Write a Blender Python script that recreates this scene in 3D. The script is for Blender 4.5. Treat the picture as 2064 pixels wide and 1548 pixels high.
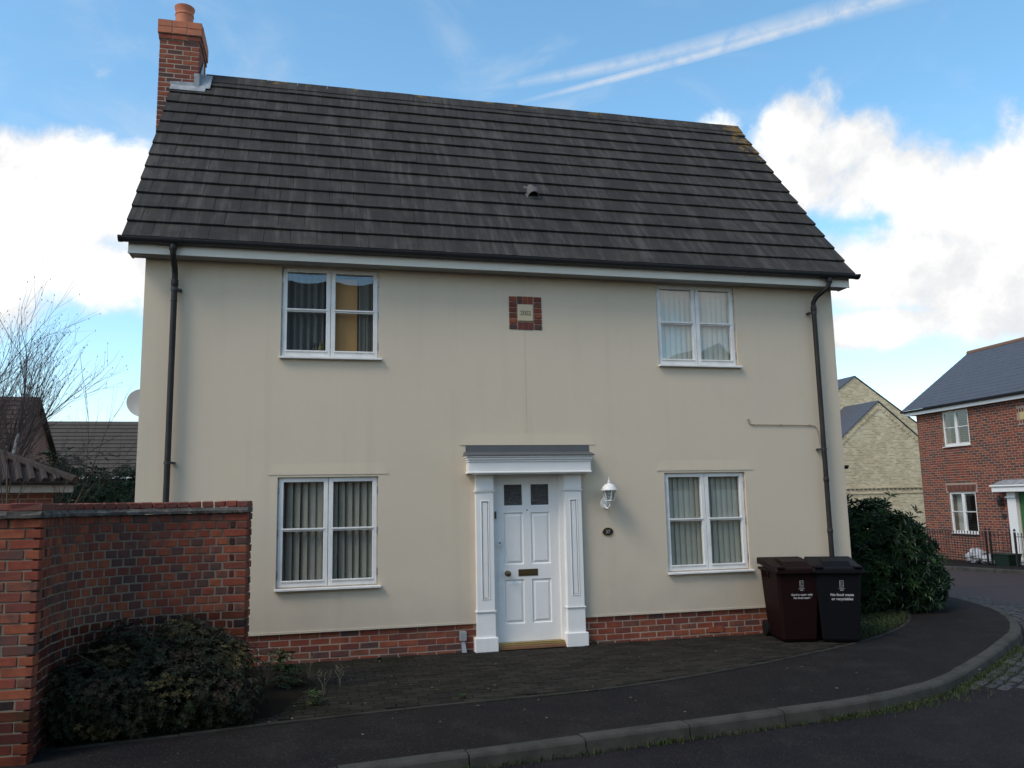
import bpy, math, random
from mathutils import Vector, Matrix
R = math.radians
rnd = random.Random(7)
for o in list(bpy.data.objects): bpy.data.objects.remove(o)
sc = bpy.context.scene
COL = sc.collection

# ------------------------------------------------------------------ camera
cam_d = bpy.data.cameras.new('camera'); cam = bpy.data.objects.new('camera', cam_d); COL.objects.link(cam)
CP = Vector((0, -9.95, 1.77))
cf = Vector((0.23469141, 0.9615736, 0.1424646)); cr = Vector((0.97196026, -0.23433249, -0.01953316)); cu = Vector((-0.01460152, -0.14305419, 0.98960714))
cam.matrix_world = Matrix(((cr.x, cu.x, -cf.x, CP.x), (cr.y, cu.y, -cf.y, CP.y), (cr.z, cu.z, -cf.z, CP.z), (0, 0, 0, 1)))
cam_d.sensor_width = 36; cam_d.lens = 28.656; cam_d.clip_start = 0.05; cam_d.clip_end = 3000
sc.camera = cam

# ------------------------------------------------------------------ sky
SUN_AZ, SUN_EL = -118, 48          # compass angle from +y towards +x: upper left, over the camera's shoulder
world = bpy.data.worlds.new('World'); sc.world = world; world.use_nodes = True
wt = world.node_tree; wt.nodes.clear()
class NT:
    def __init__(s, t): s.t = t
    def n(s, typ, **k):
        nd = s.t.nodes.new(typ)
        for a, b in k.items(): setattr(nd, a, b)
        return nd
    def put(s, sock, v):
        if isinstance(v, bpy.types.NodeSocket): s.t.links.new(v, sock)
        else: sock.default_value = v
    def m(s, op, a, b=None, c=None, clamp=False):
        nd = s.n('ShaderNodeMath', operation=op); nd.use_clamp = clamp
        for i, v in enumerate((a, b, c)):
            if v is not None: s.put(nd.inputs[i], v)
        return nd.outputs[0]
    def v(s, op, a, b=None):
        nd = s.n('ShaderNodeVectorMath', operation=op); s.put(nd.inputs[0], a)
        if b is not None: s.put(nd.inputs[1], b)
        return nd.outputs['Value'] if op in ('LENGTH', 'DOT_PRODUCT') else nd.outputs[0]
    def noise(s, vec, scale, detail=4, rough=.55, dist=0):
        nd = s.n('ShaderNodeTexNoise'); s.put(nd.inputs['Vector'], vec)
        nd.inputs['Scale'].default_value = scale; nd.inputs['Detail'].default_value = detail
        nd.inputs['Roughness'].default_value = rough; nd.inputs['Distortion'].default_value = dist
        return nd.outputs[0]
    def ss(s, x, a, b, lo=0, hi=1):
        nd = s.n('ShaderNodeMapRange', interpolation_type='SMOOTHSTEP'); s.put(nd.inputs[0], x)
        for i, q in enumerate((a, b, lo, hi)): nd.inputs[i + 1].default_value = q
        return nd.outputs[0]
    def mix(s, f, a, b):
        nd = s.n('ShaderNodeMix', data_type='RGBA'); s.put(nd.inputs[0], f)
        for sock, q in ((nd.inputs[6], a), (nd.inputs[7], b)):
            if isinstance(q, tuple): sock.default_value = (*q, 1)[:4]
            else: s.put(sock, q)
        return nd.outputs[2]
w = NT(wt)
sky = w.n('ShaderNodeTexSky', sky_type='NISHITA', sun_disc=False)
sky.sun_elevation = R(SUN_EL); sky.sun_rotation = R(SUN_AZ)
sky.air_density = 1.0; sky.dust_density = 1.0; sky.ozone_density = 1.0
SKY_STRENGTH = 0.15
tc = w.n('ShaderNodeTexCoord'); D = tc.outputs['Generated']
sp = w.n('ShaderNodeSeparateXYZ'); w.put(sp.inputs[0], D)
az = w.m('MULTIPLY', w.m('ARCTAN2', sp.outputs[0], sp.outputs[1]), 57.2958)
el = w.m('MULTIPLY', w.m('ARCSINE', sp.outputs[2]), 57.2958)
cx = w.n('ShaderNodeCombineXYZ'); w.put(cx.inputs[0], az); w.put(cx.inputs[1], el); AE = cx.outputs[0]
blobs = [(-17.5, 17.5, 6.5, 4.2), (-15.5, 20.8, 5.2, 2.6), (-12.5, 19.5, 4.5, 3.6), (-13.5, 14.8, 6, 2.9), (-22, 15, 7, 5), (-9, 16, 5, 4), (-14.6, 26.7, 1.9, 1.3),
         (29.2, 24.6, 2.4, 1.7), (34.4, 23.6, 3.2, 2.6), (36.2, 25.2, 1.95, 2.6), (39.5, 19.8, 4.4, 2.6), (45, 17.2, 6.5, 3.4),
         (40, 14.2, 6.5, 3.2), (47, 12, 7.5, 4.0), (38.5, 10.6, 5, 1.5), (54, 18, 8, 6), (33.5, 20.5, 3.4, 2.2), (36.8, 22.2, 4.2, 2.4),
         (75, 16, 14, 7), (105, 22, 12, 6), (150, 18, 16, 8), (-50, 18, 12, 7), (-85, 24, 13, 6), (-130, 16, 15, 7), (178, 30, 12, 6), (-20, 55, 16, 6), (80, 50, 16, 6), (-120, 45, 16, 7)]
msk = None
for a0, e0, ra, re in blobs:
    d = w.v('LENGTH', w.v('MULTIPLY', w.v('SUBTRACT', AE, (a0, e0, 0)), (1 / ra, 1 / re, 0)))
    g = w.m('SUBTRACT', 1.0 if ra > 3 else (.3 if ra > 1.92 else .02), w.m('MULTIPLY', d, d))
    msk = g if msk is None else w.m('SMOOTH_MAX', msk, g, 0.25)
n1 = w.noise(D, 9, 10, .60, .4); n2 = w.noise(D, 30, 9, .66, .5)
dens = w.m('ADD', msk, w.m('ADD', w.m('MULTIPLY', w.m('SUBTRACT', n1, .5), 2.5), w.m('MULTIPLY', w.m('SUBTRACT', n2, .5), .9)))
cloud = w.m('POWER', w.ss(dens, -.35, .55), 1.2)
# condensation trail: narrow streak with a broad frayed band above it
def trail(a0, e0, a1, e1, wid, soft, bend=0):
    dx, dy = a1 - a0, e1 - e0; L = math.hypot(dx, dy)
    rel = w.v('SUBTRACT', AE, (a0, e0, 0))
    t = w.m('DIVIDE', w.v('DOT_PRODUCT', rel, (dx / L, dy / L, 0)), L)
    q = w.m('ADD', w.v('DOT_PRODUCT', rel, (-dy / L, dx / L, 0)), w.m('MULTIPLY', w.m('MULTIPLY', t, w.m('SUBTRACT', 1, t)), -bend))
    wide = w.m('MULTIPLY_ADD', t, wid, wid * .45)
    core = w.m('SUBTRACT', 1, w.m('DIVIDE', w.m('ABSOLUTE', q), wide), clamp=True)
    ends = w.m('MULTIPLY', w.ss(t, -.05, .35), w.ss(t, 1.9, 1.2))
    return w.m('MULTIPLY', w.m('MULTIPLY', w.m('POWER', core, soft), ends), w.ss(w.noise(D, 34, 7, .62, .5), .12, .62))
tr = w.m('MAXIMUM', w.m('MULTIPLY', trail(13.4, 27.0, 40.4, 30.1, .36, .7, 1.9), .7), w.m('MULTIPLY', trail(9.5, 27.8, 40.4, 30.25, .66, 1.0, 1.7), .5))
haze = w.m('MULTIPLY', w.ss(w.noise(w.v('MULTIPLY', D, (1, 1, 2.2)), 4.5, 6, .6, .8), .48, .8), .28)
tot = w.m('MAXIMUM', w.m('MAXIMUM', cloud, tr), haze)
hsv = w.n('ShaderNodeHueSaturation'); hsv.inputs['Saturation'].default_value = 1.16; hsv.inputs['Hue'].default_value = 0.485; hsv.inputs['Value'].default_value = 1.1
w.put(hsv.inputs['Color'], sky.outputs[0])
cloud_col = w.mix(w.ss(w.m('ADD', w.m('ADD', dens, w.m('MULTIPLY', tr, 4.0)), w.m('MULTIPLY', w.m('SUBTRACT', w.noise(D, 8, 7, .62), .5), 4.5)), -.2, 1.7), (3.45, 3.5, 3.6), (5.4, 5.3, 5.1))
bg = w.n('ShaderNodeBackground'); w.put(bg.inputs[0], w.mix(tot, hsv.outputs[0], cloud_col)); bg.inputs[1].default_value = SKY_STRENGTH
out = w.n('ShaderNodeOutputWorld'); wt.links.new(bg.outputs[0], out.inputs[0])

sun_d = bpy.data.lights.new('sun', 'SUN'); sun_d.energy = 1.1; sun_d.angle = R(18); sun_d.color = (1, .88, .74)
sun = bpy.data.objects.new('sun', sun_d); COL.objects.link(sun)
sv = Vector((math.sin(R(SUN_AZ)) * math.cos(R(SUN_EL)), math.cos(R(SUN_AZ)) * math.cos(R(SUN_EL)), math.sin(R(SUN_EL))))
sun.rotation_euler = sv.to_track_quat('Z', 'Y').to_euler(); sun.location = (-20, -30, 40)
vs = sc.view_settings; vs.view_transform = 'Standard'; vs.look = 'None'; vs.exposure = 0.68; vs.gamma = 1
sc.render.resolution_x = 1024; sc.render.resolution_y = 768

# ------------------------------------------------------------------ materials
MATS = {}
def mat(name, col, rough=.75, var=.25, scale=6, bump=.0, bscale=60, metal=0, col2=None, spec=.5, detail=5, extra=None):
    """procedural material: base colour varied by two noises, optional relief"""
    if name in MATS: return MATS[name]
    m = bpy.data.materials.new(name); m.use_nodes = True; t = NT(m.node_tree); m.node_tree.nodes.clear()
    geo = t.n('ShaderNodeNewGeometry'); P = geo.outputs['Position']
    na = t.noise(P, scale, detail, .6); nb = t.noise(P, scale * 9.3, 3, .6)
    k = t.m('MULTIPLY_ADD', t.m('ADD', t.m('MULTIPLY', t.m('SUBTRACT', na, .5), 2.2), t.m('MULTIPLY', t.m('SUBTRACT', nb, .5), 1.0)), var, 1.0)
    c = t.v('SCALE', tuple(col)); c.node.inputs['Scale'].default_value = 1; t.put(c.node.inputs['Scale'], k)
    if col2 is not None: c = t.mix(t.ss(t.noise(P, scale * .6, 6, .65), .42, .66), c, tuple(col2))
    if extra: c = extra(t, P, c)
    b = t.n('ShaderNodeBsdfPrincipled'); t.put(b.inputs['Base Color'], c)
    b.inputs['Metallic'].default_value = metal; b.inputs['Specular IOR Level'].default_value = spec
    t.put(b.inputs['Roughness'], t.m('MULTIPLY_ADD', nb, .15, max(0.05, rough - .075)))
    if bump:
        bn = t.n('ShaderNodeBump'); bn.inputs['Strength'].default_value = bump; bn.inputs['Distance'].default_value = .01
        t.put(bn.inputs['Height'], t.noise(P, bscale, 6, .65)); t.put(b.inputs['Normal'], bn.outputs[0])
    o = t.n('ShaderNodeOutputMaterial'); m.node_tree.links.new(b.outputs[0], o.inputs[0]); MATS[name] = m
    return m
def render_extra(t, P, c):
    s = t.n('ShaderNodeSeparateXYZ'); t.put(s.inputs[0], P)
    streak = t.noise(t.v('MULTIPLY', P, (5.0, 1, .25)), 1.0, 5, .6)          # run-off streaks
    c = t.mix(t.m('MULTIPLY', t.ss(streak, .5, .8), .14), c, (.30, .26, .20))
    c = t.mix(t.m('MULTIPLY', t.ss(t.noise(P, .55, 6, .6), .45, .7), .16), c, (.36, .315, .25))
    c = t.mix(t.m('MULTIPLY', t.ss(t.noise(P, 45, 3, .6), .62, .74), .10), c, (.25, .22, .17))
    splash_shade = t.m('MULTIPLY', t.ss(t.m('ADD', s.outputs[2], t.m('MULTIPLY', t.noise(P, 3, 5), .8)), 1.35, .55), .42)   # dirt splashed up above the drip, deepened by painted shade on the lower wall
    return t.mix(splash_shade, c, (.33, .30, .25))
def roof_extra(t, P, c):
    s = t.n('ShaderNodeSeparateXYZ'); t.put(s.inputs[0], P)
    st = t.noise(t.v('MULTIPLY', P, (9, .9, .9)), 1.0, 6, .7)                # streaks down the slope
    c = t.mix(t.m('MULTIPLY', t.ss(st, .44, .70), .75), c, (.078, .071, .062))
    c = t.mix(t.m('MULTIPLY', t.ss(t.noise(P, 2.2, 6, .7), .46, .66), .55), c, (.017, .016, .0155))
    sp_ = t.ss(t.noise(P, 34, 2, .5), .73, .78)                             # pale lichen spots
    c = t.mix(t.m('MULTIPLY', sp_, .5), c, (.22, .22, .2))
    edge = t.m('MULTIPLY', t.ss(s.outputs[0], 6.3, 7.3), t.ss(s.outputs[2], 5.9, 8.3))
    edge = t.m('MAXIMUM', edge, t.m('MULTIPLY', t.ss(s.outputs[2], 8.2, 8.36), .62))
    lich = t.ss(t.m('MULTIPLY_ADD', edge, .25, t.noise(P, 7, 8, .72)), .70, .77)
    return t.mix(t.m('MULTIPLY', lich, .85), c, t.mix(t.noise(P, 30, 3), (.22, .11, .018), (.11, .085, .03)))
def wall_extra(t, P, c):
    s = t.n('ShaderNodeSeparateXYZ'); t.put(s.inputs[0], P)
    top_dark = t.ss(t.m('ADD', s.outputs[2], t.m('MULTIPLY', t.noise(t.v('MULTIPLY', P, (3, 3, 1)), 1.6, 6, .65), .9)), 1.75, 2.25)  # darker towards the top of the wall, edge broken by noise
    c = t.mix(t.m('MULTIPLY', top_dark, .7), c, (.022, .017, .014))
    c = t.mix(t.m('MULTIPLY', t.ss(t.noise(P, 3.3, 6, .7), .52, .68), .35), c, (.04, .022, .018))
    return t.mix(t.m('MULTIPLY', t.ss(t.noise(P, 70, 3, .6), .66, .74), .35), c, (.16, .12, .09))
def paint_extra(t, P, c):
    st = t.ss(t.noise(t.v('MULTIPLY', P, (14, 14, 1.2)), 1.0, 6, .65), .52, .78)
    c = t.mix(t.m('MULTIPLY', st, .16), c, (.42, .39, .33))
    return t.mix(t.m('MULTIPLY', t.ss(t.noise(P, 26, 5, .7), .64, .72), .35), c, (.30, .27, .22))
def tarmac_extra(t, P, c):
    pt = t.ss(t.noise(P, .9, 7, .65, .7), .52, .68)
    c = t.mix(t.m('MULTIPLY', pt, .5), c, (.007, .0065, .009))
    d = t.ss(t.noise(t.v('MULTIPLY', P, (1.2, 5, 1)), 1.3, 6, .6, 1.2), .64, .70)   # damp trails
    c = t.mix(t.m('MULTIPLY', d, .6), c, (.004, .004, .006))
    c = t.mix(t.m('MULTIPLY', t.ss(t.noise(P, 1.7, 7, .7, .4), .45, .72), .45), c, (.031, .027, .0255))
    vo = t.n('ShaderNodeTexVoronoi'); vo.inputs['Scale'].default_value = 75; t.put(vo.inputs['Vector'], P)
    ch = t.ss(t.m('MULTIPLY', vo.outputs['Distance'], 1.0), .34, .12)
    sel = t.n('ShaderNodeSeparateColor'); t.put(sel.inputs[0], vo.outputs['Color'])
    return t.mix(t.m('MULTIPLY', t.m('MULTIPLY', ch, t.ss(sel.outputs[0], .55, 1.0)), .8), c, (.15, .135, .12))
def moss_extra(t, P, c):
    s = t.n('ShaderNodeSeparateXYZ'); t.put(s.inputs[0], P)
    k = t.ss(t.m('ADD', t.noise(P, 1.5, 6, .6), t.m('MULTIPLY', s.outputs[0], -.06)), .42, .62)
    return t.mix(t.m('MULTIPLY', k, .75), c, (.011, .012, .006))
def brick_face(name, c1, c2, mortar, bw=.225, bh=.075, axis='X', msize=.012):
    if name in MATS: return MATS[name]
    m = bpy.data.materials.new(name); m.use_nodes = True; t = NT(m.node_tree); m.node_tree.nodes.clear()
    tcn = t.n('ShaderNodeTexCoord'); s = t.n('ShaderNodeSeparateXYZ'); t.put(s.inputs[0], tcn.outputs['Object'])
    cmb = t.n('ShaderNodeCombineXYZ'); t.put(cmb.inputs[0], t.m('ADD', s.outputs[0], s.outputs[1])); t.put(cmb.inputs[1], s.outputs[2])
    bt = t.n('ShaderNodeTexBrick'); t.put(bt.inputs['Vector'], cmb.outputs[0])
    bt.inputs['Color1'].default_value = (*c1, 1); bt.inputs['Color2'].default_value = (*c2, 1); bt.inputs['Mortar'].default_value = (*mortar, 1)
    bt.inputs['Scale'].default_value = 1; bt.inputs['Brick Width'].default_value = bw; bt.inputs['Row Height'].default_value = bh; bt.inputs['Mortar Size'].default_value = msize / 2
    P = tcn.outputs['Object']
    c = t.mix(t.m('MULTIPLY', t.ss(t.noise(P, 1.1, 6, .65), .4, .7), .45), bt.outputs[0], tuple(x * .7 for x in c1))
    c = t.mix(t.m('MULTIPLY', t.ss(t.noise(t.v('MULTIPLY', P, (4, 4, 14)), 1, 3, .6), .52, .6), .25), c, tuple(min(1, x * 1.45) for x in c2))
    b = t.n('ShaderNodeBsdfPrincipled'); t.put(b.inputs['Base Color'], c); b.inputs['Roughness'].default_value = .9
    bn = t.n('ShaderNodeBump'); bn.inputs['Strength'].default_value = .6; bn.inputs['Distance'].default_value = .01; bn.invert = True
    t.put(bn.inputs['Height'], bt.outputs['Fac']); t.put(b.inputs['Normal'], bn.outputs[0])
    o = t.n('ShaderNodeOutputMaterial'); m.node_tree.links.new(b.outputs[0], o.inputs[0]); MATS[name] = m
    return m
def glass_mat(name, tint=(.9, .95, .93), base=.06, rough=0.0, bump=0, bscale=120):
    m = bpy.data.materials.new(name); m.use_nodes = True; t = NT(m.node_tree); m.node_tree.nodes.clear()
    tr_ = t.n('ShaderNodeBsdfTransparent'); tr_.inputs[0].default_value = (*tint, 1)
    gl = t.n('ShaderNodeBsdfGlossy'); gl.inputs['Roughness'].default_value = rough
    g0 = t.n('ShaderNodeNewGeometry'); cs = t.m('ABSOLUTE', t.v('DOT_PRODUCT', g0.outputs['Incoming'], g0.outputs['Normal']))
    sch = t.m('MULTIPLY_ADD', t.m('POWER', t.m('SUBTRACT', 1, cs, clamp=True), 5), .93, .07)      # two glass faces, same from either side
    mx = t.n('ShaderNodeMixShader'); t.put(mx.inputs[0], t.m('ADD', sch, base, clamp=True))
    m.node_tree.links.new(tr_.outputs[0], mx.inputs[1]); m.node_tree.links.new(gl.outputs[0], mx.inputs[2])
    if bump:
        geo = t.n('ShaderNodeNewGeometry'); bn = t.n('ShaderNodeBump'); bn.inputs['Strength'].default_value = bump; bn.inputs['Distance'].default_value = .01
        vo = t.n('ShaderNodeTexVoronoi'); vo.inputs['Scale'].default_value = bscale; t.put(vo.inputs['Vector'], geo.outputs['Position'])
        t.put(bn.inputs['Height'], vo.outputs[0]); t.put(gl.inputs['Normal'], bn.outputs[0])
    o = t.n('ShaderNodeOutputMaterial'); m.node_tree.links.new(mx.outputs[0], o.inputs[0]); MATS[name] = m
    return m
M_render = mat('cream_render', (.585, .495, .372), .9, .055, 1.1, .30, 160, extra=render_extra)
M_white = mat('white_paint', (.75, .74, .71), .5, .06, 5, .05, 40, extra=paint_extra)
M_upvc = mat('white_joinery', (.73, .72, .69), .42, .05, 7, .02, 60, col2=(.64, .63, .60))
M_seam = mat('dark_gap', (.05, .05, .05), .8)
M_fascia = mat('fascia_paint', (.66, .63, .55), .45, .08, 4)
M_blackp = mat('black_plastic', (.022, .022, .024), .45, .25, 8)
M_pipe = mat('grey_black_pipe', (.016, .014, .0135), .55, .3, 6, .0, col2=(.026, .023, .021), spec=.3)
M_lead = mat('lead', (.20, .215, .225), .5, .3, 12, .1, 30, col2=(.33, .34, .35))
M_tile = [mat('roof_tile_%d' % i, c, .9, .22, 5, .25, 150, extra=roof_extra, spec=.25) for i, c in enumerate(((.031, .028, .0245), (.028, .0255, .023), (.035, .031, .027)))]
M_mortar = mat('mortar', (.32, .245, .19), .95, .2, 12, .3, 200)
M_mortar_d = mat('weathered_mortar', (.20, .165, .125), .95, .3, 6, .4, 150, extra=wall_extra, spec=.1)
M_brick = [mat('red_brick_%d' % i, c, .9, .3, 14, .35, 160, col2=c2, spec=.3) for i, (c, c2) in enumerate((
    ((.20, .050, .028), (.165, .041, .026)), ((.24, .070, .034), (.18, .048, .029)), ((.15, .044, .030), (.115, .037, .029)), ((.078, .043, .036), (.12, .044, .033)), ((.18, .062, .036), (.092, .045, .037))))]
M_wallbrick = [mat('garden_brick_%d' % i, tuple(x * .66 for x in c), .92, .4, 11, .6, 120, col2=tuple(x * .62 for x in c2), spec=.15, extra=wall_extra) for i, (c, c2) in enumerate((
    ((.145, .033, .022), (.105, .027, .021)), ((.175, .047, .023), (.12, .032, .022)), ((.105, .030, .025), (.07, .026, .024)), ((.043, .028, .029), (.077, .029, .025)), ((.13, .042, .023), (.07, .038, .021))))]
M_orange = mat('orange_clay', (.40, .125, .065), .85, .22, 10, .2, 90, col2=(.33, .12, .06))
M_clay = mat('terracotta', (.43, .14, .07), .8, .15, 8, .1, 60)
M_coping = [mat('coping_brick_%d' % i, c, .9, .3, 10, .4, 120, col2=(.12, .05, .035)) for i, c in enumerate(((.19, .046, .027), (.15, .039, .028)))]
M_crease = mat('creasing', (.060, .052, .046), .95, .4, 14, .6, 70, col2=(.12, .11, .095))
M_tarmac = mat('pavement_tarmac', (.0115, .0098, .0090), .9, .25, 3, .5, 260, extra=tarmac_extra, spec=.12)
M_road = mat('road_tarmac', (.0105, .0084, .0100), .85, .3, 2.5, .9, 170, extra=tarmac_extra, spec=.16)
M_redroad = brick_face('red_block_road', (.034, .0155, .0135), (.025, .0145, .0135), (.015, .012, .011), .2, .1)
M_block = [mat('paving_block_%d' % i, c, .9, .3, 9, .4, 160, extra=moss_extra, spec=.12) for i, c in enumerate(((.0205, .0182, .0148), (.0155, .0140, .0115), (.0265, .0232, .0185)))]
M_joint = mat('paving_joint', (.0065, .006, .0045), .95, .4, 8, .4, 90, extra=moss_extra)
M_kerb = mat('kerb_concrete', (.054, .051, .044), .9, .25, 6, .5, 120, col2=(.033, .032, .027), spec=.2)
M_edging = mat('edging_concrete', (.032, .030, .025), .9, .35, 5, .4, 120, col2=(.016, .0155, .012), spec=.15)
M_sett = [mat('granite_sett_%d' % i, c, .8, .3, 12, .4, 100) for i, c in enumerate(((.036, .035, .035), (.026, .025, .026), (.046, .044, .041)))]
M_soil = mat('soil', (.014, .011, .008), .98, .4, 8, .8, 60, spec=.05)
M_ground = mat('rough_ground', (.04, .042, .025), .98, .3, 1.5, .5, 20)
M_binb = mat('brown_plastic', (.0092, .0025, .0023), .6, .12, 5, .05, 200, spec=.12)
M_bink = mat('bin_black_plastic', (.004, .0042, .0055), .6, .12, 5, .05, 200, spec=.12)
M_rubber = mat('rubber', (.007, .007, .007), .9, spec=.15)
M_print = mat('white_print', (.40, .40, .40), .7, .05)
M_brass = mat('aged_brass', (.16, .115, .055), .35, .3, 30, .1, 60, metal=.85)
M_gold = mat('brass_sill', (.42, .30, .12), .4, .25, 20, metal=.7)
M_blackpl = mat('cast_black', (.012, .012, .013), .35)
M_stone = mat('date_stone', (.52, .44, .29), .9, .1, 9, .2, 120)
M_ink = mat('incised', (.045, .038, .028), .95)
M_grey = mat('grey_plastic', (.25, .26, .27), .5, .1, 9)
M_steel = mat('dull_steel', (.45, .46, .47), .4, .15, 12, metal=.8)
M_cable = mat('cable', (.30, .25, .19), .7, .3, 20)
M_blind = mat('blind_fabric', (.27, .27, .225), .9, .08, 10, .1, 200)
M_blind2 = mat('blind_fabric_pale', (.36, .36, .30), .9, .06, 10, .1, 200)
M_curtain = mat('curtain_teal', (.10, .12, .12), .95, .15, 8, .1, 200)
M_brown = mat('wardrobe_wood', (.42, .225, .068), .6, .12, 3)
M_swag = mat('pelmet_fabric', (.5, .52, .52), .9, .06, 8)
M_inside = mat('room_wall', (.55, .52, .47), .95)
M_slate = mat('blue_slate', (.060, .066, .080), .7, .2, 4, .3, 50)
M_brownroof = mat('brown_tile', (.046, .028, .021), .9, .25, 3, .3, 60)
M_greyroof = mat('weathered_grey_tile', (.058, .047, .037), .9, .2, 2, .3, 60)
M_yellow = brick_face('yellow_brick', (.42, .32, .17), (.66, .54, .35), (.70, .62, .48))
M_redfar = brick_face('red_brick_far', (.22, .075, .045), (.15, .06, .045), (.36, .29, .23))
M_bark_w = mat('birch_bark', (.42, .40, .37), .8, .35, 18, .3, 60, col2=(.14, .12, .11))
M_twig = mat('twig', (.045, .030, .028), .85, .2, 20)
M_stem = mat('brown_stem', (.10, .075, .05), .9, .3, 20)
def leafm(n, c, r=.5): return mat(n, c, r, .3, 5, spec=.4)
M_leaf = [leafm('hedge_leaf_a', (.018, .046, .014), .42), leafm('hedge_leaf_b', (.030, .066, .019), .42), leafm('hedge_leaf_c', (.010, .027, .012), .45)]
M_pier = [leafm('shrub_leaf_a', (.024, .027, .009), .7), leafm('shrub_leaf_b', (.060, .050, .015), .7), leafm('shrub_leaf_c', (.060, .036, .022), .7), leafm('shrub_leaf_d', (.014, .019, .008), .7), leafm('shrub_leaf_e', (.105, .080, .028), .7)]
M_dleaf = [leafm('conifer_a', (.014, .030, .013), .7), leafm('conifer_b', (.020, .042, .016), .7)]
M_bright = [leafm('laurel_a', (.06, .13, .022), .4), leafm('laurel_b', (.08, .17, .03), .4)]
M_grass = [leafm('grass_a', (.026, .045, .010), .8), leafm('grass_b', (.040, .054, .013), .8), leafm('grass_c', (.018, .032, .008), .8)]
M_straw = leafm('dry_stalk', (.15, .13, .085), .9)
M_iron = mat('black_iron', (.012, .012, .013), .5, .2, 10)
M_green = mat('green_paint', (.02, .13, .035), .4, .1, 6)
M_bag = mat('white_bag', (.45, .46, .48), .45, .12, 15, .2, 30)
M_boxgreen = mat('green_plastic', (.007, .020, .013), .45, .1, 8)
M_glass = glass_mat('window_glass', (.97, .99, .98), base=.07)
M_glassd = glass_mat('obscured_glass', (.10, .10, .11), .03, .12, 1.0, 70)
M_lampglass = glass_mat('lantern_glass', (.8, .82, .82), .08, .05)
M_dish = mat('dish_grey', (.48, .50, .51), .5, .08, 6)

# ------------------------------------------------------------------ mesh helpers
class MB:
    def __init__(s): s.v = []; s.f = []; s.mi = []
    def quad(s, a, b, c, d, mi=0):
        i = len(s.v); s.v += [tuple(a), tuple(b), tuple(c), tuple(d)]; s.f.append((i, i + 1, i + 2, i + 3)); s.mi.append(mi); return s
    def poly(s, pts, mi=0):
        i = len(s.v); s.v += [tuple(p) for p in pts]; s.f.append(tuple(range(i, i + len(pts)))); s.mi.append(mi); return s
    def raw(s, v, f, mi=0, M=None):
        i = len(s.v); s.v += [tuple(M @ Vector(p)) if M is not None else tuple(p) for p in v]
        s.f += [tuple(j + i for j in q) for q in f]; s.mi += [mi] * len(f); return s
    def box(s, x0, x1, y0, y1, z0, z1, mi=0, ch=0.0, M=None):
        if ch > 0:
            v, f = chbox(x1 - x0, y1 - y0, z1 - z0, ch); c = ((x0 + x1) / 2, (y0 + y1) / 2, (z0 + z1) / 2)
            return s.raw([(p[0] + c[0], p[1] + c[1], p[2] + c[2]) for p in v], f, mi, M)
        v = [(x0, y0, z0), (x1, y0, z0), (x1, y1, z0), (x0, y1, z0), (x0, y0, z1), (x1, y0, z1), (x1, y1, z1), (x0, y1, z1)]
        return s.raw(v, [(0, 3, 2, 1), (4, 5, 6, 7), (0, 1, 5, 4), (1, 2, 6, 5), (2, 3, 7, 6), (3, 0, 4, 7)], mi, M)
    def tube(s, path, rad, n=10, mi=0, caps=True):
        path = [Vector(p) for p in path]; rs = rad if isinstance(rad, (list, tuple)) else [rad] * len(path)
        rings = []; prev = None
        for i, p in enumerate(path):
            t = (path[min(i + 1, len(path) - 1)] - path[max(i - 1, 0)]); t = t.normalized() if t.length > 1e-9 else Vector((0, 0, 1))
            a = (prev - t * prev.dot(t)) if prev is not None else t.orthogonal()
            if a.length < 1e-6: a = t.orthogonal()
            a.normalize(); prev = a; b = t.cross(a); base = len(s.v)
            for k in range(n):
                th = 2 * math.pi * k / n; s.v.append(tuple(p + (a * math.cos(th) + b * math.sin(th)) * rs[i]))
            rings.append(base)
        for i in range(len(rings) - 1):
            for k in range(n):
                k2 = (k + 1) % n; s.f.append((rings[i] + k, rings[i] + k2, rings[i + 1] + k2, rings[i + 1] + k)); s.mi.append(mi)
        if caps:
            s.f.append(tuple(rings[0] + k for k in range(n))[::-1]); s.f.append(tuple(rings[-1] + k for k in range(n))); s.mi += [mi, mi]
        return s
    def lathe(s, prof, c=(0, 0, 0), n=20, mi=0, M=None, sx=1, sy=1):
        v = []; f = []
        for r_, z in prof:
            for k in range(n):
                th = 2 * math.pi * k / n; v.append((c[0] + r_ * math.cos(th) * sx, c[1] + r_ * math.sin(th) * sy, c[2] + z))
        for i in range(len(prof) - 1):
            for k in range(n):
                k2 = (k + 1) % n; f.append((i * n + k, i * n + k2, (i + 1) * n + k2, (i + 1) * n + k))
        f.append(tuple(range(n))[::-1]); f.append(tuple((len(prof) - 1) * n + k for k in range(n)))
        return s.raw(v, f, mi, M)
    def build(s, name, mats, parent=None, smooth=False):
        me = bpy.data.meshes.new(name); me.from_pydata(s.v, [], s.f)
        for m in (mats if isinstance(mats, (list, tuple)) else [mats]): me.materials.append(m)
        me.polygons.foreach_set('material_index', s.mi)
        if smooth:
            me.polygons.foreach_set('use_smooth', [True] * len(s.f))
            try: me.set_sharp_from_angle(angle=R(35))
            except Exception: pass
        me.update()
        return link(name, me, parent)
def link(name, data, parent=None, M=None):
    o = bpy.data.objects.new(name, data); COL.objects.link(o)
    if parent is not None: o.parent = parent
    if M is not None: o.matrix_local = M
    return o
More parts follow.
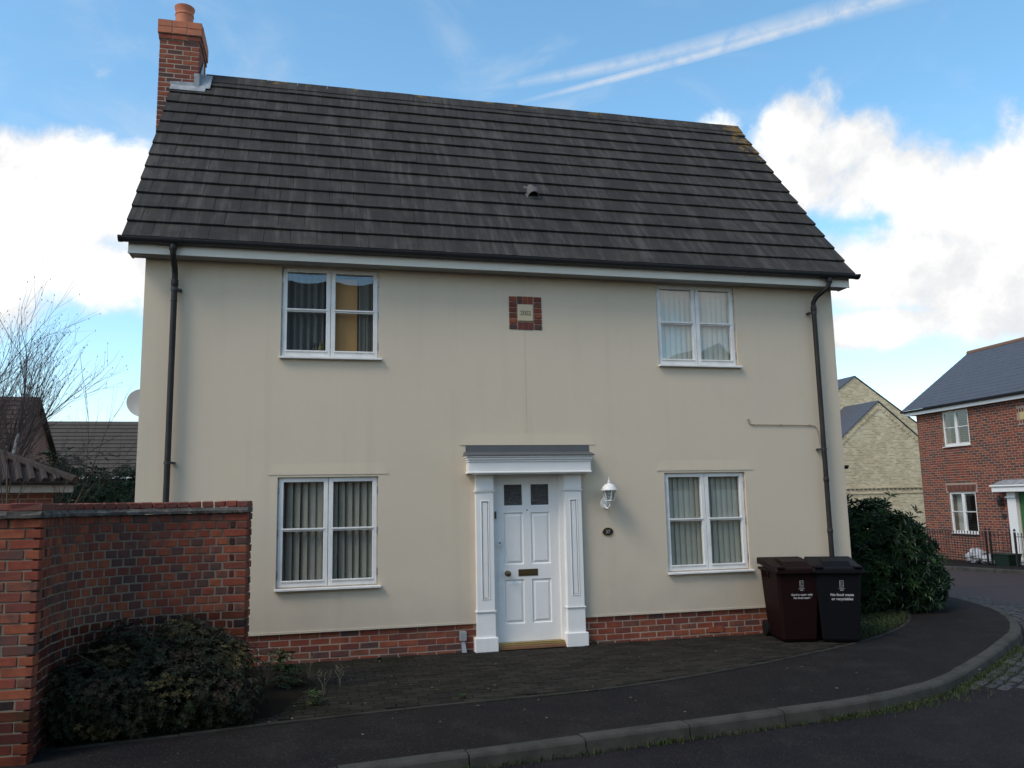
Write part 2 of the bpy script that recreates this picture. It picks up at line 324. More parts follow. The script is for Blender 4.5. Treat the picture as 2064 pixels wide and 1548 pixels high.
def chbox(lx, ly, lz, c):
    """box with chamfered edges, centred"""
    v = []; hx, hy, hz = lx / 2, ly / 2, lz / 2; idx = {}
    for sx in (-1, 1):
        for sy in (-1, 1):
            for sz in (-1, 1):
                for ax in range(3):
                    p = [sx * hx, sy * hy, sz * hz]
                    for a in range(3):
                        if a != ax: p[a] -= (sx, sy, sz)[a] * c
                    idx[(sx, sy, sz, ax)] = len(v); v.append(tuple(p))
    f = []
    def fix(q, n):
        a, b, d = (Vector(v[q[0]]), Vector(v[q[1]]), Vector(v[q[2]]))
        return q if (b - a).cross(d - a).dot(Vector(n)) > 0 else q[::-1]
    for ax in range(3):
        b_, c_ = [i for i in range(3) if i != ax]
        for s_ in (-1, 1):
            q = []
            for t1, t2 in ((-1, -1), (1, -1), (1, 1), (-1, 1)):
                k = [0, 0, 0]; k[ax] = s_; k[b_] = t1; k[c_] = t2; q.append(idx[(*k, ax)])
            n = [0, 0, 0]; n[ax] = s_; f.append(fix(tuple(q), n))
        for t1 in (-1, 1):
            for t2 in (-1, 1):
                k1 = [0, 0, 0]; k1[ax] = -1; k1[b_] = t1; k1[c_] = t2; k2 = list(k1); k2[ax] = 1
                n = [0, 0, 0]; n[b_] = t1; n[c_] = t2
                f.append(fix((idx[(*k1, b_)], idx[(*k2, b_)], idx[(*k2, c_)], idx[(*k1, c_)]), n))
    for sx in (-1, 1):
        for sy in (-1, 1):
            for sz in (-1, 1): f.append(fix((idx[(sx, sy, sz, 0)], idx[(sx, sy, sz, 1)], idx[(sx, sy, sz, 2)]), (sx, sy, sz)))
    return v, f
def tag(o, label, cat, group=None, kind=None):
    o['label'] = label; o['category'] = cat
    if group: o['group'] = group
    if kind: o['kind'] = kind
    return o
def thing(name, label, cat, loc=(0, 0, 0), rz=0, group=None):
    o = bpy.data.objects.new(name, None); COL.objects.link(o); o.location = loc; o.rotation_euler = (0, 0, rz); o.empty_display_size = .2
    return tag(o, label, cat, group)
def structure(o, label, cat): return tag(o, label, cat, kind='structure')
SHAPES = {}
def shape(kind, dims, mats, mi, ch, var):
    key = (kind, dims, mi, var)
    if key not in SHAPES:
        q = random.Random(hash((dims, var)) & 0xffff)
        v, f = chbox(*dims, ch); j = ch * .55
        v = [(a + q.uniform(-j, j), b + q.uniform(-j, j) * .6, c + q.uniform(-j, j)) for a, b, c in v]
        me = bpy.data.meshes.new(kind); me.from_pydata(v, [], f); me.materials.append(mats[mi]); me.update(); SHAPES[key] = (me, v, f)
    return SHAPES[key]
def pieces(parent, name, items, mats, ch=.004, limit=300, plural=None):
    """items: (dims, matrix, material index, rank). The first by rank become objects, the rest one joined part."""
    items = sorted(items, key=lambda t: t[3])
    mb = MB()
    for i, (dims, M, mi, rk) in enumerate(items):
        me, v, f = shape(name, tuple(round(d, 4) for d in dims), mats, mi, ch, i % 3)
        if i < limit: link(name, me, parent, M)
        else: mb.raw(v, f, mi, M)
    if mb.f:
        o = mb.build(plural or name + '_field', mats, parent); o['kind'] = 'stuff'
def pick(ws):
    x = rnd.random() * sum(ws)
    for i, a in enumerate(ws):
        x -= a
        if x <= 0: return i
    return len(ws) - 1
def T(x, y, z, rz=0, rx=0): return Matrix.Translation((x, y, z)) @ Matrix.Rotation(rz, 4, 'Z') @ Matrix.Rotation(rx, 4, 'X')
def dist(p): return (Vector(p) - CP).length
def text_mesh(name, body, size, mat_, parent, M, align='CENTER', extrude=.0008, bold=0):
    cu_ = bpy.data.curves.new(name, 'FONT'); cu_.body = body; cu_.size = size; cu_.align_x = align; cu_.align_y = 'CENTER'; cu_.extrude = extrude; cu_.offset = bold
    tmp = bpy.data.objects.new('tmp', cu_); COL.objects.link(tmp); bpy.context.view_layer.update()
    me = bpy.data.meshes.new_from_object(tmp.evaluated_get(bpy.context.evaluated_depsgraph_get())); bpy.data.objects.remove(tmp)
    me.name = name; me.materials.clear(); me.materials.append(mat_)
    return link(name, me, parent, M)
def smooth(x): x = max(0, min(1, x)); return x * x * (3 - 2 * x)
def spline(pts, step=.12):
    out_ = []; P_ = [Vector((*p, 0)) for p in pts]
    for i in range(len(P_) - 1):
        p0, p1, p2, p3 = P_[max(i - 1, 0)], P_[i], P_[i + 1], P_[min(i + 2, len(P_) - 1)]
        n = max(2, int((p2 - p1).length / step))
        for k in range(n):
            t = k / n; out_.append(.5 * ((2 * p1) + (p2 - p0) * t + (2 * p0 - 5 * p1 + 4 * p2 - p3) * t * t + (3 * p1 - p0 - 3 * p2 + p3) * t ** 3))
    out_.append(P_[-1]); return out_
class Path:
    def __init__(s, pts):
        s.p = pts; s.s = [0]
        for a, b in zip(pts, pts[1:]): s.s.append(s.s[-1] + (b - a).length)
        s.L = s.s[-1]
    def at(s, d):
        d = max(0, min(s.L, d)); i = 0
        lo, hi = 0, len(s.s) - 2
        while lo < hi:
            mid = (lo + hi + 1) // 2
            if s.s[mid] <= d: lo = mid
            else: hi = mid - 1
        i = lo; t = (d - s.s[i]) / max(1e-9, s.s[i + 1] - s.s[i]); a, b = s.p[i], s.p[i + 1]
        tg = (b - a).normalized(); return a + (b - a) * t, tg, Vector((-tg.y, tg.x, 0))

# ------------------------------------------------------------------ setting: ground, road, pavement
def H(x, y): return -.31 * smooth((y - .5) / 11) * smooth((x - 7.5) / 6)
def grid_sheet(name, xs, ys, dz, mat_):
    m = MB(); nx = len(xs)
    m.v = [(x, y, H(x, y) + dz) for y in ys for x in xs]
    for j in range(len(ys) - 1):
        for i in range(nx - 1): m.f.append((j * nx + i, j * nx + i + 1, (j + 1) * nx + i + 1, (j + 1) * nx + i)); m.mi.append(0)
    return m.build(name, mat_, smooth=True)
fine = [-12 + i * 1.0 for i in range(45)]
gx = [-900, -200, -60, -25] + fine + [45, 80, 200, 900]
gy = [-900, -200, -60, -25] + fine + [45, 80, 200, 900]
structure(grid_sheet('ground', gx, gy, -.20, M_ground), 'rough ground under and around the houses', 'ground')
structure(grid_sheet('road', [-60, -25] + [-14 + i for i in range(47)] + [60], [-14.2 + i for i in range(17)], -.105, M_road), 'dark purplish tarmac road curving past the house', 'road')
kerb_front = spline([(-30, -6.6), (-14, -5.6), (-6, -4.83), (.446, -4.043), (2.02, -3.85), (3.69, -3.64), (4.73, -3.49), (5.6, -3.2), (6.5, -2.70), (7.9, -1.72), (8.95, -.88), (9.95, .3), (10.6, 1.6), (10.95, 3.1), (11.05, 5), (11.05, 14), (11.05, 40)])
KP = Path(kerb_front)
edge_pts = spline([(-30, -5.0), (-14, -4.0), (-6, -3.35), (-2.5, -2.98), (-1, -2.80), (-.1, -2.65), (1.17, -2.50), (2.3, -2.42), (3.14, -2.27), (3.74, -2.1), (4.42, -1.87), (5.19, -1.57), (6.06, -1.2), (7.34, -.46), (8.3, .40), (9.0, 1.5), (9.35, 3), (9.4, 5), (9.4, 14), (9.4, 40)])
EP = Path(edge_pts)
m = MB(); n = 260
for i in range(n + 1):
    a, ta, na = KP.at(KP.L * i / n)
    # nearest matching point of the inner edge by relative position
    b, tb, nb = EP.at(EP.L * i / n); a2 = a + na * .12
    for k in range(5):
        p = a2.lerp(b, k / 4); m.v.append((p.x, p.y, H(p.x, p.y)))
for i in range(n):
    for k in range(4):
        q = i * 5 + k; m.f.append((q, q + 5, q + 6, q + 1)); m.mi.append(0)
structure(m.build('pavement', M_tarmac, smooth=True), 'dark tarmac pavement sweeping round the corner of the house', 'pavement')
side = grid_sheet('side_road', [10.2 + i * .6 for i in range(14)], [1.2 + i for i in range(34)], -.099, M_redroad)
structure(side, 'reddish block paved side road in front of the red brick house', 'road')
# far pavement in front of the red brick house
m = MB()
for i in range(40):
    y0, y1 = -8 + i, -7 + i
    m.quad((17.75, y0, H(17.7, y0) + .004), (26, y0, H(20, y0) + .004), (26, y1, H(20, y1) + .004), (17.75, y1, H(17.7, y1) + .004))
structure(m.build('far_pavement', M_tarmac), 'tarmac pavement across the side road by the railings', 'pavement')
def kerb_line(name, path, label, s0, s1, step=.91, flip=1):
    root = thing(name, label, 'kerb'); root['kind'] = 'structure'
    s_ = s0; k = 0
    while s_ < s1:
        mb = MB(); e = min(s_ + step - .013, s1); nn = 7; prof = [(0.0, -.16), (.0, -.105), (.012, -.018), (.022, -.004), (.035, .004), (.138, .006), (.14, -.16)]
        jz = rnd.uniform(-.007, .005); jo = rnd.uniform(-.008, .008)
        for i in range(nn):
            p, tg, nr = path.at(s_ + (e - s_) * i / (nn - 1))
            for o_, z in prof: q = p + nr * (o_ + jo) * flip; mb.v.append((q.x, q.y, H(p.x, p.y) + z + jz))
        L = len(prof)
        for i in range(nn - 1):
            for j in range(L - 1):
                a = i * L + j; q = (a, a + 1, a + L + 1, a + L); mb.f.append(q if flip < 0 else q[::-1]); mb.mi.append(0)
        mb.f.append(tuple(range(L))); mb.f.append(tuple((nn - 1) * L + j for j in range(L))[::-1]); mb.mi += [0, 0]
        mb.build('kerb_stone', M_kerb, root); s_ += step; k += 1
sj = min(range(2000), key=lambda i: (KP.at(i * .02 + 15)[0] - Vector((2.02, -3.85, 0))).length) * .02 + 15
kerb_line('kerb', KP, 'grey concrete kerb along the near pavement and round the corner', sj - .91 * 8, KP.at(0) and min(KP.L, sj + .91 * 30))
FK = Path([Vector((17.55, -8 + i * .5, 0)) for i in range(70)])
kerb_line('far_kerb', FK, 'pale kerb of the far pavement below the railings', 6, 33, 1.5, flip=-1)
# edging strip between block paving and tarmac
root = thing('edging', 'thin concrete edging between the block paving and the tarmac pavement', 'edging'); root['kind'] = 'structure'
se = min(range(2500), key=lambda i: (EP.at(i * .02)[0] - Vector((-1, -2.8, 0))).length) * .02
s_ = se - 1.8
while s_ < se + 12.2:
    mb = MB(); dz = rnd.uniform(-.003, .003)
    for i in range(6):
        p, tg, nr = EP.at(s_ + .9 * i / 5)
        for o_, z in ((-.028, -.05), (-.026, .010), (.022, .012), (.025, -.05)): q = p + nr * o_; mb.v.append((q.x, q.y, H(p.x, p.y) + z + dz))
    for i in range(5):
        for j in range(3): a = i * 4 + j; mb.f.append((a, a + 4, a + 5, a + 1)); mb.mi.append(0)
    mb.f += [(0, 1, 2, 3), (23, 22, 21, 20)]; mb.mi += [0, 0]
    mb.build('edging_strip', M_edging, root); s_ += .908
def edge_y(x):
    best = min(edge_pts, key=lambda p: abs(p.x - x)); return best.y
# block paving
m = MB()
xs = [-2.6 + i * .25 for i in range(48)]
for a, b in zip(xs, xs[1:]): m.quad((a, edge_y(a) + .02, -.014), (b, edge_y(b) + .02, -.014), (b, .05, -.014), (a, .05, -.014))
pav = structure(m.build('block_paving', M_joint), 'mossy block paving between the house and the pavement', 'paving')
items = []; row = 0; y = -.02
while y > -2.75:
    x = -.75 - (row % 2) * .1 + .01 * math.sin(row)
    while x < 6.75:
        xc, yc = x + .1, y - .05
        if yc - .05 > edge_y(xc) + .035 and yc + .05 < (.012 if not 1.9 < xc < 3.3 else -.10) and xc < 6.55 - max(0, -yc - .9) * 0:
            settle = -.006 * smooth((.9 - xc) / 1.6) + rnd.uniform(-.0025, .0025)
            Mx = T(xc, yc, -.026 + settle, rnd.uniform(-.012, .012), rnd.uniform(-.012, .012)) @ Matrix.Rotation(rnd.uniform(-.01, .01), 4, 'Y')
            items.append(((.194, .094, .06), Mx, pick((5, 3, 3)), abs(xc - 3.2) * .6 - yc * -.35 + (0 if xc > .9 else 4)))
        x += .2
    y -= .1; row += 1
pieces(pav, 'paving_block', items, M_block, .006, 300, 'paving_blocks')
# granite setts in the junction ramp
root = thing('sett_strip', 'granite setts lining the road side of the kerb at the corner', 'setts'); root['kind'] = 'structure'
s6 = min(range(3000), key=lambda i: (KP.at(i * .02)[0] - Vector((6.2, -2.9, 0))).length) * .02
items = []
for rw in range(8):
    s_ = s6 + rw * .07 + (rw % 2) * .1
    while s_ < s6 + 8:
        p, tg, nr = KP.at(s_); q = p - nr * (.10 + rw * .115)
        items.append(((.19 + rnd.uniform(-.015, .01), .098, .07), T(q.x, q.y, H(q.x, q.y) - .128 + rnd.uniform(-.008, .006), math.atan2(tg.y, tg.x) + rnd.uniform(-.04, .04), rnd.uniform(-.04, .04)), pick((4, 3, 2)), dist((q.x, q.y, 0))))
        s_ += .215
items = [((.19, d[1], d[2]), M_, a, b) for d, M_, a, b in items]
pieces(root, 'sett', items, M_sett, .014, 300, 'setts')
# planting beds
def bed(name, pts, label, z=.012):
    c = Vector((sum(p[0] for p in pts) / len(pts), sum(p[1] for p in pts) / len(pts), 0)); mb = MB()
    P_ = spline(list(pts) + [pts[0]], .2)
    mb.v = [(c.x, c.y, z + .05)] + [(c.x + (p.x - c.x) * f_, c.y + (p.y - c.y) * f_, H(p.x, p.y) + z + .05 * (1 - f_) - (0.03 if f_ == 1 else 0) + rnd.uniform(-.01, .01)) for f_ in (.5, .85, 1) for p in P_]
    N = len(P_)
    for i in range(N - 1): mb.f.append((0, 1 + i, 2 + i)); mb.mi.append(0)
    for k in range(2):
        for i in range(N - 1): a = 1 + k * N + i; mb.f.append((a, a + N, a + N + 1, a + 1)); mb.mi.append(0)
    return structure(mb.build(name, M_soil), label, 'bed')
bed('soil_bed', [(-.75, -.05), (-.05, -.3), (.1, -1.2), (-.2, -2.4), (-.6, -2.66), (-1.3, -2.78), (-1.95, -2.85), (-1.9, -2.3), (-1.5, -1.9), (-.75, -1.7)], 'dark soil bed below the curved brick wall', .006)
bed('hedge_bed', [(7.2, .0), (7.3, -.35), (7.9, .1), (8.6, .85), (9.0, 1.7), (9.3, 3), (9.3, 6), (7.2, 6)], 'soil bed under the dark hedge by the house end', .0)

# ------------------------------------------------------------------ main house
HX0, HX1, ZS = -1.945, 7.147, 4.665       # render wall corners, soffit height
house = thing('house', 'cream rendered two storey house with dark tiled roof and white door', 'house')
WIN = [(-.41, .755, 3.535, 4.645, 'ul'), (-.41, .755, .825, 2.10, 'll'), (4.452, 5.617, 3.535, 4.645, 'ur'), (4.452, 5.617, .825, 2.10, 'lr')]
DOOR = (2.10, 3.10, -.02, 2.12)
def holed_wall(x0, x1, z0, z1, holes, y0, y1, mb):
    xs = sorted({x0, x1, *[h[0] for h in holes], *[h[1] for h in holes]}); zs = sorted({z0, z1, *[max(z0, h[2]) for h in holes], *[h[3] for h in holes]})
    inh = lambda x, z: any(h[0] < x < h[1] and h[2] < z < h[3] for h in holes)
    for i in range(len(xs) - 1):
        for j in range(len(zs) - 1):
            a, b, c, d = xs[i], xs[i + 1], zs[j], zs[j + 1]
            if inh((a + b) / 2, (c + d) / 2): continue
            mb.quad((a, y0, c), (b, y0, c), (b, y0, d), (a, y0, d)); mb.quad((b, y1, c), (a, y1, c), (a, y1, d), (b, y1, d))
    for h in holes:
        a, b, c, d = h[0], h[1], max(z0, h[2]), h[3]
        mb.quad((a, y0, c), (a, y0, d), (a, y1, d), (a, y1, c)); mb.quad((b, y0, d), (b, y0, c), (b, y1, c), (b, y1, d))
        mb.quad((a, y0, d), (b, y0, d), (b, y1, d), (a, y1, d))
        if h[2] > z0: mb.quad((b, y0, c), (a, y0, c), (a, y1, c), (b, y1, c))
    for a, b in zip(xs, xs[1:]):
        if not inh((a + b) / 2, z0 + .001): mb.quad((a, y0, z0), (a, y1, z0), (b, y1, z0), (b, y0, z0))
    mb.quad((x0, y1, z0), (x0, y0, z0), (x0, y0, z1), (x0, y1, z1)); mb.quad((x1, y0, z0), (x1, y1, z0), (x1, y1, z1), (x1, y0, z1))
RY, RZ, EY, EZ = 2.57, 8.335, -.285, 4.815     # ridge and eaves of the tile surface
mb = MB(); holed_wall(HX0, HX1, .325, 4.70, [w_[:4] for w_ in WIN] + [DOOR], 0, .30, mb)
mb.build('wall', M_render, house)
mb = MB()
for x0, x1 in ((HX0, HX0 + .28), (HX1 - .28, HX1)):
    mb.box(x0, x1, .30, 5.14, .325, 4.70); sl = (RZ - .12 - 4.70) / (RY - 0)
    pts = [(0.02, 4.70), (5.12, 4.70), (RY, 4.70 + 2.55 * sl)]
    for xx, fl in ((x0, 1), (x1, -1)): mb.poly([(xx, y, z) for y, z in (pts if fl < 0 else pts[::-1])])
mb.box(HX0 + .28, HX1 - .28, 4.86, 5.14, .325, 4.70)
mb.build('gable_wall', M_render, house)
mb = MB(); mb.box(HX0 + .29, HX1 - .29, .31, 4.85, 2.28, 2.44); mb.box(HX0 + .29, HX1 - .29, .31, 4.85, 4.66, 4.70); mb.box(HX0 + .29, HX1 - .29, 3.2, 3.3, .1, 2.27); mb.box(HX0 + .29, HX1 - .29, 3.2, 3.3, 2.45, 4.65)
mb.box(HX0 + .05, HX1 - .05, .31, 5.1, .0, .05)
mb.build('interior', M_inside, house)
# plinth
mb = MB(); mb.box(HX0 + .03, 1.94, .0215, .30, -.15, .324); mb.box(3.27, HX1 - .03, .0215, .30, -.15, .324); mb.box(HX0 + .026, HX0 + .28, .30, 5.1, -.15, .324); mb.box(HX1 - .28, HX1 - .026, .30, 5.1, -.15, .324)
plinth = mb.build('plinth', M_mortar, house)
items = []
for cI in range(6):
    z = .29 - cI * .075
    x = HX0 + .02 - (cI % 2) * .1125
    while x < HX1 - .02:
        xa, xb = max(x, HX0 + .02), min(x + .215, HX1 - .02)
        if xb - xa > .05:
            for lo, hi in ((HX0 + .02, 1.935), (3.275, HX1 - .02)):
                a, b = max(xa, lo), min(xb, hi)
                if b - a > .04:
                    items.append(((round(b - a, 2), .1025, .065), T((a + b) / 2, .018 + .05125 + rnd.uniform(-.002, .002), z, 0, 0), pick((6, 4, 4, 3, 3)), dist(((a + b) / 2, 0, z))))
        x += .225
pieces(plinth, 'brick', [it for it in items if it[1].translation.x > -.9 and it[1].translation.z > -.02], M_brick, .005, 300)
mb = MB()
for it in items:
    if not (it[1].translation.x > -.9 and it[1].translation.z > -.02):
        v, f = chbox(*it[0], .005); mb.raw(v, f, it[2], it[1])
o = mb.build('plinth_bricks', M_brick, plinth); o['kind'] = 'stuff'
# air brick near the bins
mb = MB(); mb.box(4.98, 5.19, .008, .05, .05, .115)
ab = mb.build('air_brick', M_brick[1], house)
# render drips (bell casts) over openings and movement joint
def drip(x0, x1, z, xi0, xi1, zt, pr=.007):
    mb = MB(); y = -pr
    mb.quad((x0, y, z), (x1, y, z), (xi1, -.0015, zt), (xi0, -.0015, zt)); mb.quad((x0, .0, z), (x1, .0, z), (x1, y, z), (x0, y, z))
    mb.poly([(x0, 0, z), (x0, y, z), (xi0, -.0015, zt)]); mb.poly([(x1, y, z), (x1, 0, z), (xi1, -.0015, zt)])
    mb.build('render_drip', M_render, house)
drip(-.52, .872, 2.128, -.43, .79, 2.26); drip(4.35, 5.74, 2.128, 4.42, 5.66, 2.26); drip(1.745, 3.51, 2.47, 1.83, 3.435, 2.615)
mb = MB(); mb.box(HX0 - .004, 1.93, -.012, .0, .322, .345); mb.box(3.28, HX1 + .004, -.012, .0, .322, .345); mb.build('render_stop_bead', M_render, house)
mb = MB()
for z0, z1 in ((2.62, 3.945), (4.395, 4.66)): mb.box(2.606, 2.612, -.0022, .001, z0, z1)
mb.build('movement_joint', mat('joint_sealant', (.53, .45, .335), .8), house)
# soffit, fascia
mb = MB(); mb.box(-2.085, 7.285, -.20, -.001, 4.662, 4.675); mb.build('soffit', mat('soffit_board', (.34, .33, .31), .6), house)
mb = MB(); mb.box(-2.095, 7.295, -.222, -.20, 4.655, 4.80, 0, .004); mb.box(-2.097, 7.297, -.224, -.199, 4.655, 4.662)
fas = mb.build('fascia', M_fascia, house)
for xa, xb in ((-2.095, -1.96), (7.16, 7.295)):   # boxed ends
    mb = MB(); x0, x1 = (xa, xa + .02) if xa < 0 else (xb - .02, xb)
    v = [(x0, -.199, 4.662), (x0, .03, 4.662), (x0, .03, 5.07), (x0, -.199, 4.82)]
    mb.poly(v[::-1] if xa < 0 else v); mb.poly([(x1, *p[1:]) for p in (v if xa < 0 else v[::-1])]); mb.quad((x0, -.199, 4.662), (x1, -.199, 4.662), (x1, .03, 4.662), (x0, .03, 4.662)); mb.build('verge_box', M_fascia, house)
# barge boards along the verges
for x0, x1 in ((-2.09, -2.06), (7.26, 7.29)):
    mb = MB(); d = Vector((0, RY - EY, RZ - EZ)).normalized(); nrm = Vector((0, -d.z, d.y))
    for y0, z0, y1, z1 in ((-.15, 4.815 + .14, RY, RZ - .02), (RY, RZ - .02, 5.3, 4.93)):
        a = [(y0, z0), (y1, z1), (y1, z1 - .17), (y0, z0 - .17)]
        mb.poly([(x0, *p) for p in a]); mb.poly([(x1, *p) for p in a[::-1]]); mb.quad((x0, *a[3]), (x0, *a[2]), (x1, *a[2]), (x1, *a[3]))
    mb.build('barge_board', M_fascia, house)
# gutter (half round, open at the top)
def half_round(x0, x1, y, z, r_, n=10, th=.004):
    mb = MB(); 
    for x in (x0, x1):
        for k in range(n + 1):
            a = math.pi + math.pi * k / n
            for rr in (r_, r_ - th): mb.v.append((x, y + rr * math.cos(a), z + rr * math.sin(a)))
    N = (n + 1) * 2
    for k in range(n):
        a = 2 * k; mb.f += [(a, a + 2, a + 2 + N, a + N), (a + 1, a + 1 + N, a + 3 + N, a + 3)]; mb.mi += [0, 0]
    mb.f += [(0, N, N + 1, 1), (2 * n, 2 * n + 1, N + 2 * n + 1, N + 2 * n)]; mb.mi += [0, 0]
    for b in (0, N): mb.f.append(tuple(b + 2 * k for k in range(n + 1))); mb.mi.append(0)
    return mb
GY, GZ = -.285, 4.82
gut = half_round(-2.165, 7.40, GY, GZ, .056).build('gutter', M_blackp, house, True)
for x in (-2.165, -.35, .55, 1.45, 2.12, 2.98, 3.9, 4.8, 5.7, 6.4, 7.38):
    half_round(x - .02, x + .02, GY, GZ + .003, .063).build('gutter_bracket', M_blackp, gut, True)
for x in (-1.62, 6.93): half_round(x - .11, x + .11, GY, GZ + .004, .068).build('gutter_outlet', M_blackp, gut, True)
# downpipes
def downpipe(top, path, z_end, brackets, bx):
    mb = MB(); mb.tube(path, .034, 12)
    o_ = mb.build('downpipe', M_pipe, house, True)
    for (x, y, z, rr, hh) in brackets:
        q = MB(); q.lathe([(rr - .004, 0), (rr, .006), (rr, hh - .006), (rr - .004, hh)], (x, y, z), 14); q.build('pipe_collar', M_pipe, o_, True)
    for (x, y, z) in bx:
        q = MB(); q.lathe([(.041, 0), (.041, .03)], (x, y, z), 14); q.box(x - .075, x - .03, y + .0, y + .078, z + .004, z + .026) if x > 3 else q.box(x + .03, x + .075, y + .0, y + .078, z + .004, z + .026)
        q.build('pipe_bracket', M_blackp, o_)
x = -1.605; yp = -.085
downpipe(None, [(x, GY, GZ - .05), (x, GY, GZ - .13), (x, GY + .03, GZ - .20), (x, yp - .04, GZ - .29), (x, yp, GZ - .36), (x, yp, GZ - .5), (x, yp, .02)], 0,
         [(x, GY, GZ - .13, .041, .07), (x, yp, GZ - .50, .041, .08), (x, yp, 4.14, .038, .02)], [(x, yp, 4.27), (x, yp, 2.26), (x, yp, .9)])
x = 6.79
downpipe(None, [(6.93, GY, GZ - .05), (6.93, GY, GZ - .12), (6.915, GY + .03, GZ - .19), (6.81, yp - .05, GZ - .30), (6.79, yp, GZ - .37), (x, yp, GZ - .5), (x, yp, .02)], 0,
         [(6.93, GY, GZ - .13, .041, .07), (x, yp, GZ - .50, .041, .08), (x, yp, 1.95, .039, .06), (x, yp, 1.26, .039, .06)], [(x, yp, 4.29), (x, yp, 2.38)])
mb = half_round(7.15, 7.30, .16, 2.18, .05); mb.build('side_gutter', M_blackp, house)
# roof
d = Vector((0, RY - EY, RZ - EZ)); SL = d.length; d.normalize(); nrm = Vector((0, -d.z, d.y)); pitch = math.atan2(d.z, d.y)
TX0, TX1 = -2.15, 7.345
mb = MB()
a, b = Vector((0, EY + .05, EZ + .05)) - nrm * .045, Vector((0, RY, RZ)) - nrm * .045
mb.quad((TX0 + .03, *a.yz), (TX1 - .03, *a.yz), (TX1 - .03, *b.yz), (TX0 + .03, *b.yz))
e2 = (5.14 - EY, EZ); mb.quad((TX1, RY, RZ + .0), (TX1, e2[0], e2[1]), (TX0, e2[0], e2[1]), (TX0, RY, RZ + .0))[0:0] if False else mb.quad((TX0, RY, RZ), (TX1, RY, RZ), (TX1, *e2), (TX0, *e2))
mb.quad((TX0 + .03, *a.yz), (TX0 + .03, *b.yz), (TX0 + .03, b.y, b.z - .06), (TX0 + .03, a.y, a.z - .06)); mb.quad((TX1 - .03, *b.yz), (TX1 - .03, *a.yz), (TX1 - .03, a.y, a.z - .06), (TX1 - .03, b.y, b.z - .06))
roof = mb.build('roof', M_tile[1], house)
NC = 14; gauge = (SL - .02) / NC; TW = (TX1 - TX0) / 31
items = []
for rI in range(NC):
    s0 = rI * gauge
    cells = []
    x = TX0 - (TW / 2 if rI % 2 else 0)
    while x < TX1 - .01:
        cells.append((max(x, TX0), min(x + TW, TX1))); x += TW
    for xa, xb in cells:
        if xb - xa < .05: continue
        L = gauge + .075 if rI < NC - 1 else gauge + .01
        c = Vector(((xa + xb) / 2, EY, EZ)) + d * (s0 + L / 2) + nrm * (.006 + rnd.uniform(-.002, .002))
        # chimney clearance
        Mx = Matrix.Translation(c) @ Matrix.Rotation(pitch - .088 + rnd.uniform(-.004, .004), 4, 'X') @ Matrix.Rotation(rnd.uniform(-.003, .003), 4, 'Z')
        items.append(((round(xb - xa - .0025, 3), L, .024), Mx, pick((5, 3, 2)), rI * 100 + abs((xa + xb) / 2)))
pieces(roof, 'tile', items, M_tile, .003, 300, 'tiles')
x = TX0 + .45
while x < TX1 - .1:
    L = min(.455, TX1 - x); mb = MB(); up_n = Vector((0, -d.z, d.y)); prof = []
    for t_ in (.21, .10, .04): prof.append((RY - d.y * t_, RZ - d.z * t_, 1))
    pr_ = [(RY - d.y * t_ - d.z * .034, RZ - d.z * t_ + d.y * .034) for t_ in (.21, .10, .035)] + [(RY - .018, RZ + .042), (RY, RZ + .05), (RY + .018, RZ + .042)]
    pr_ += [(2 * RY - y_, z_) for y_, z_ in pr_[2::-1]]; pi_ = [(RY + (y_ - RY) * .93, z_ - .03) for y_, z_ in pr_]; n_ = len(pr_)
    dz = rnd.uniform(-.003, .004)
    for xx in (x, x + L - .005):
        for y_, z_ in pr_ + pi_: mb.v.append((xx, y_, z_ + dz))
    for k in range(n_ - 1): mb.f += [(k, k + 2 * n_, k + 2 * n_ + 1, k + 1), (k + n_, k + n_ + 1, k + 3 * n_ + 1, k + 3 * n_)]; mb.mi += [0, 0]
    mb.f += [tuple(range(n_)) + tuple(range(2 * n_ - 1, n_ - 1, -1)), tuple(range(3 * n_ - 1, 2 * n_ - 1, -1)) + tuple(range(3 * n_, 4 * n_)), (0, n_, 3 * n_, 2 * n_), (n_ - 1, 3 * n_ - 1, 4 * n_ - 1, 2 * n_ - 1)]; mb.mi += [0] * 4
    mb.build('ridge_tile', M_tile[pick((4, 2, 3))], roof); x += .455
# verge cloak: mortar under the verge tiles
# roof vent cowl
vc = Vector((2.95, EY, EZ)) + d * ((6.09 - EZ) / d.z); mb = MB(); B = Matrix((( 1, 0, 0, vc.x), (0, d.y, nrm.y, vc.y), (0, d.z, nrm.z, vc.z), (0, 0, 0, 1)))
N = 12
for (yy, sc_) in ((-.13, 1.0), (.02, .92), (.17, .35)):
    for k in range(N + 1):
        th = math.pi * k / N; mb.v.append(tuple(B @ Vector((.082 * sc_ * math.cos(th), yy, .022 + .105 * sc_ * math.sin(th)))))
for (yy, sc_) in ((-.131, .86), (.02, .78)):
    for k in range(N + 1):
        th = math.pi * k / N; mb.v.append(tuple(B @ Vector((.082 * sc_ * math.cos(th), yy, .022 + .105 * sc_ * math.sin(th)))))
K = N + 1
for j, (p_, q_) in enumerate(((0, 1), (1, 2), (4, 3))):
    for k in range(N): mb.f.append((p_ * K + k, p_ * K + k + 1, q_ * K + k + 1, q_ * K + k)); mb.mi.append(0)
for k in range(N): mb.f.append((k, 3 * K + k, 3 * K + k + 1, k + 1)); mb.mi.append(0)
mb.f.append(tuple(4 * K + k for k in range(K))); mb.mi.append(1)
mb.box(-.10, .10, -.15, .17, .014, .026, 0, 0, B)
mb.build('roof_vent', [mat('vent_tile', (.085, .082, .075), .85, .2, 10), M_seam], roof, True)
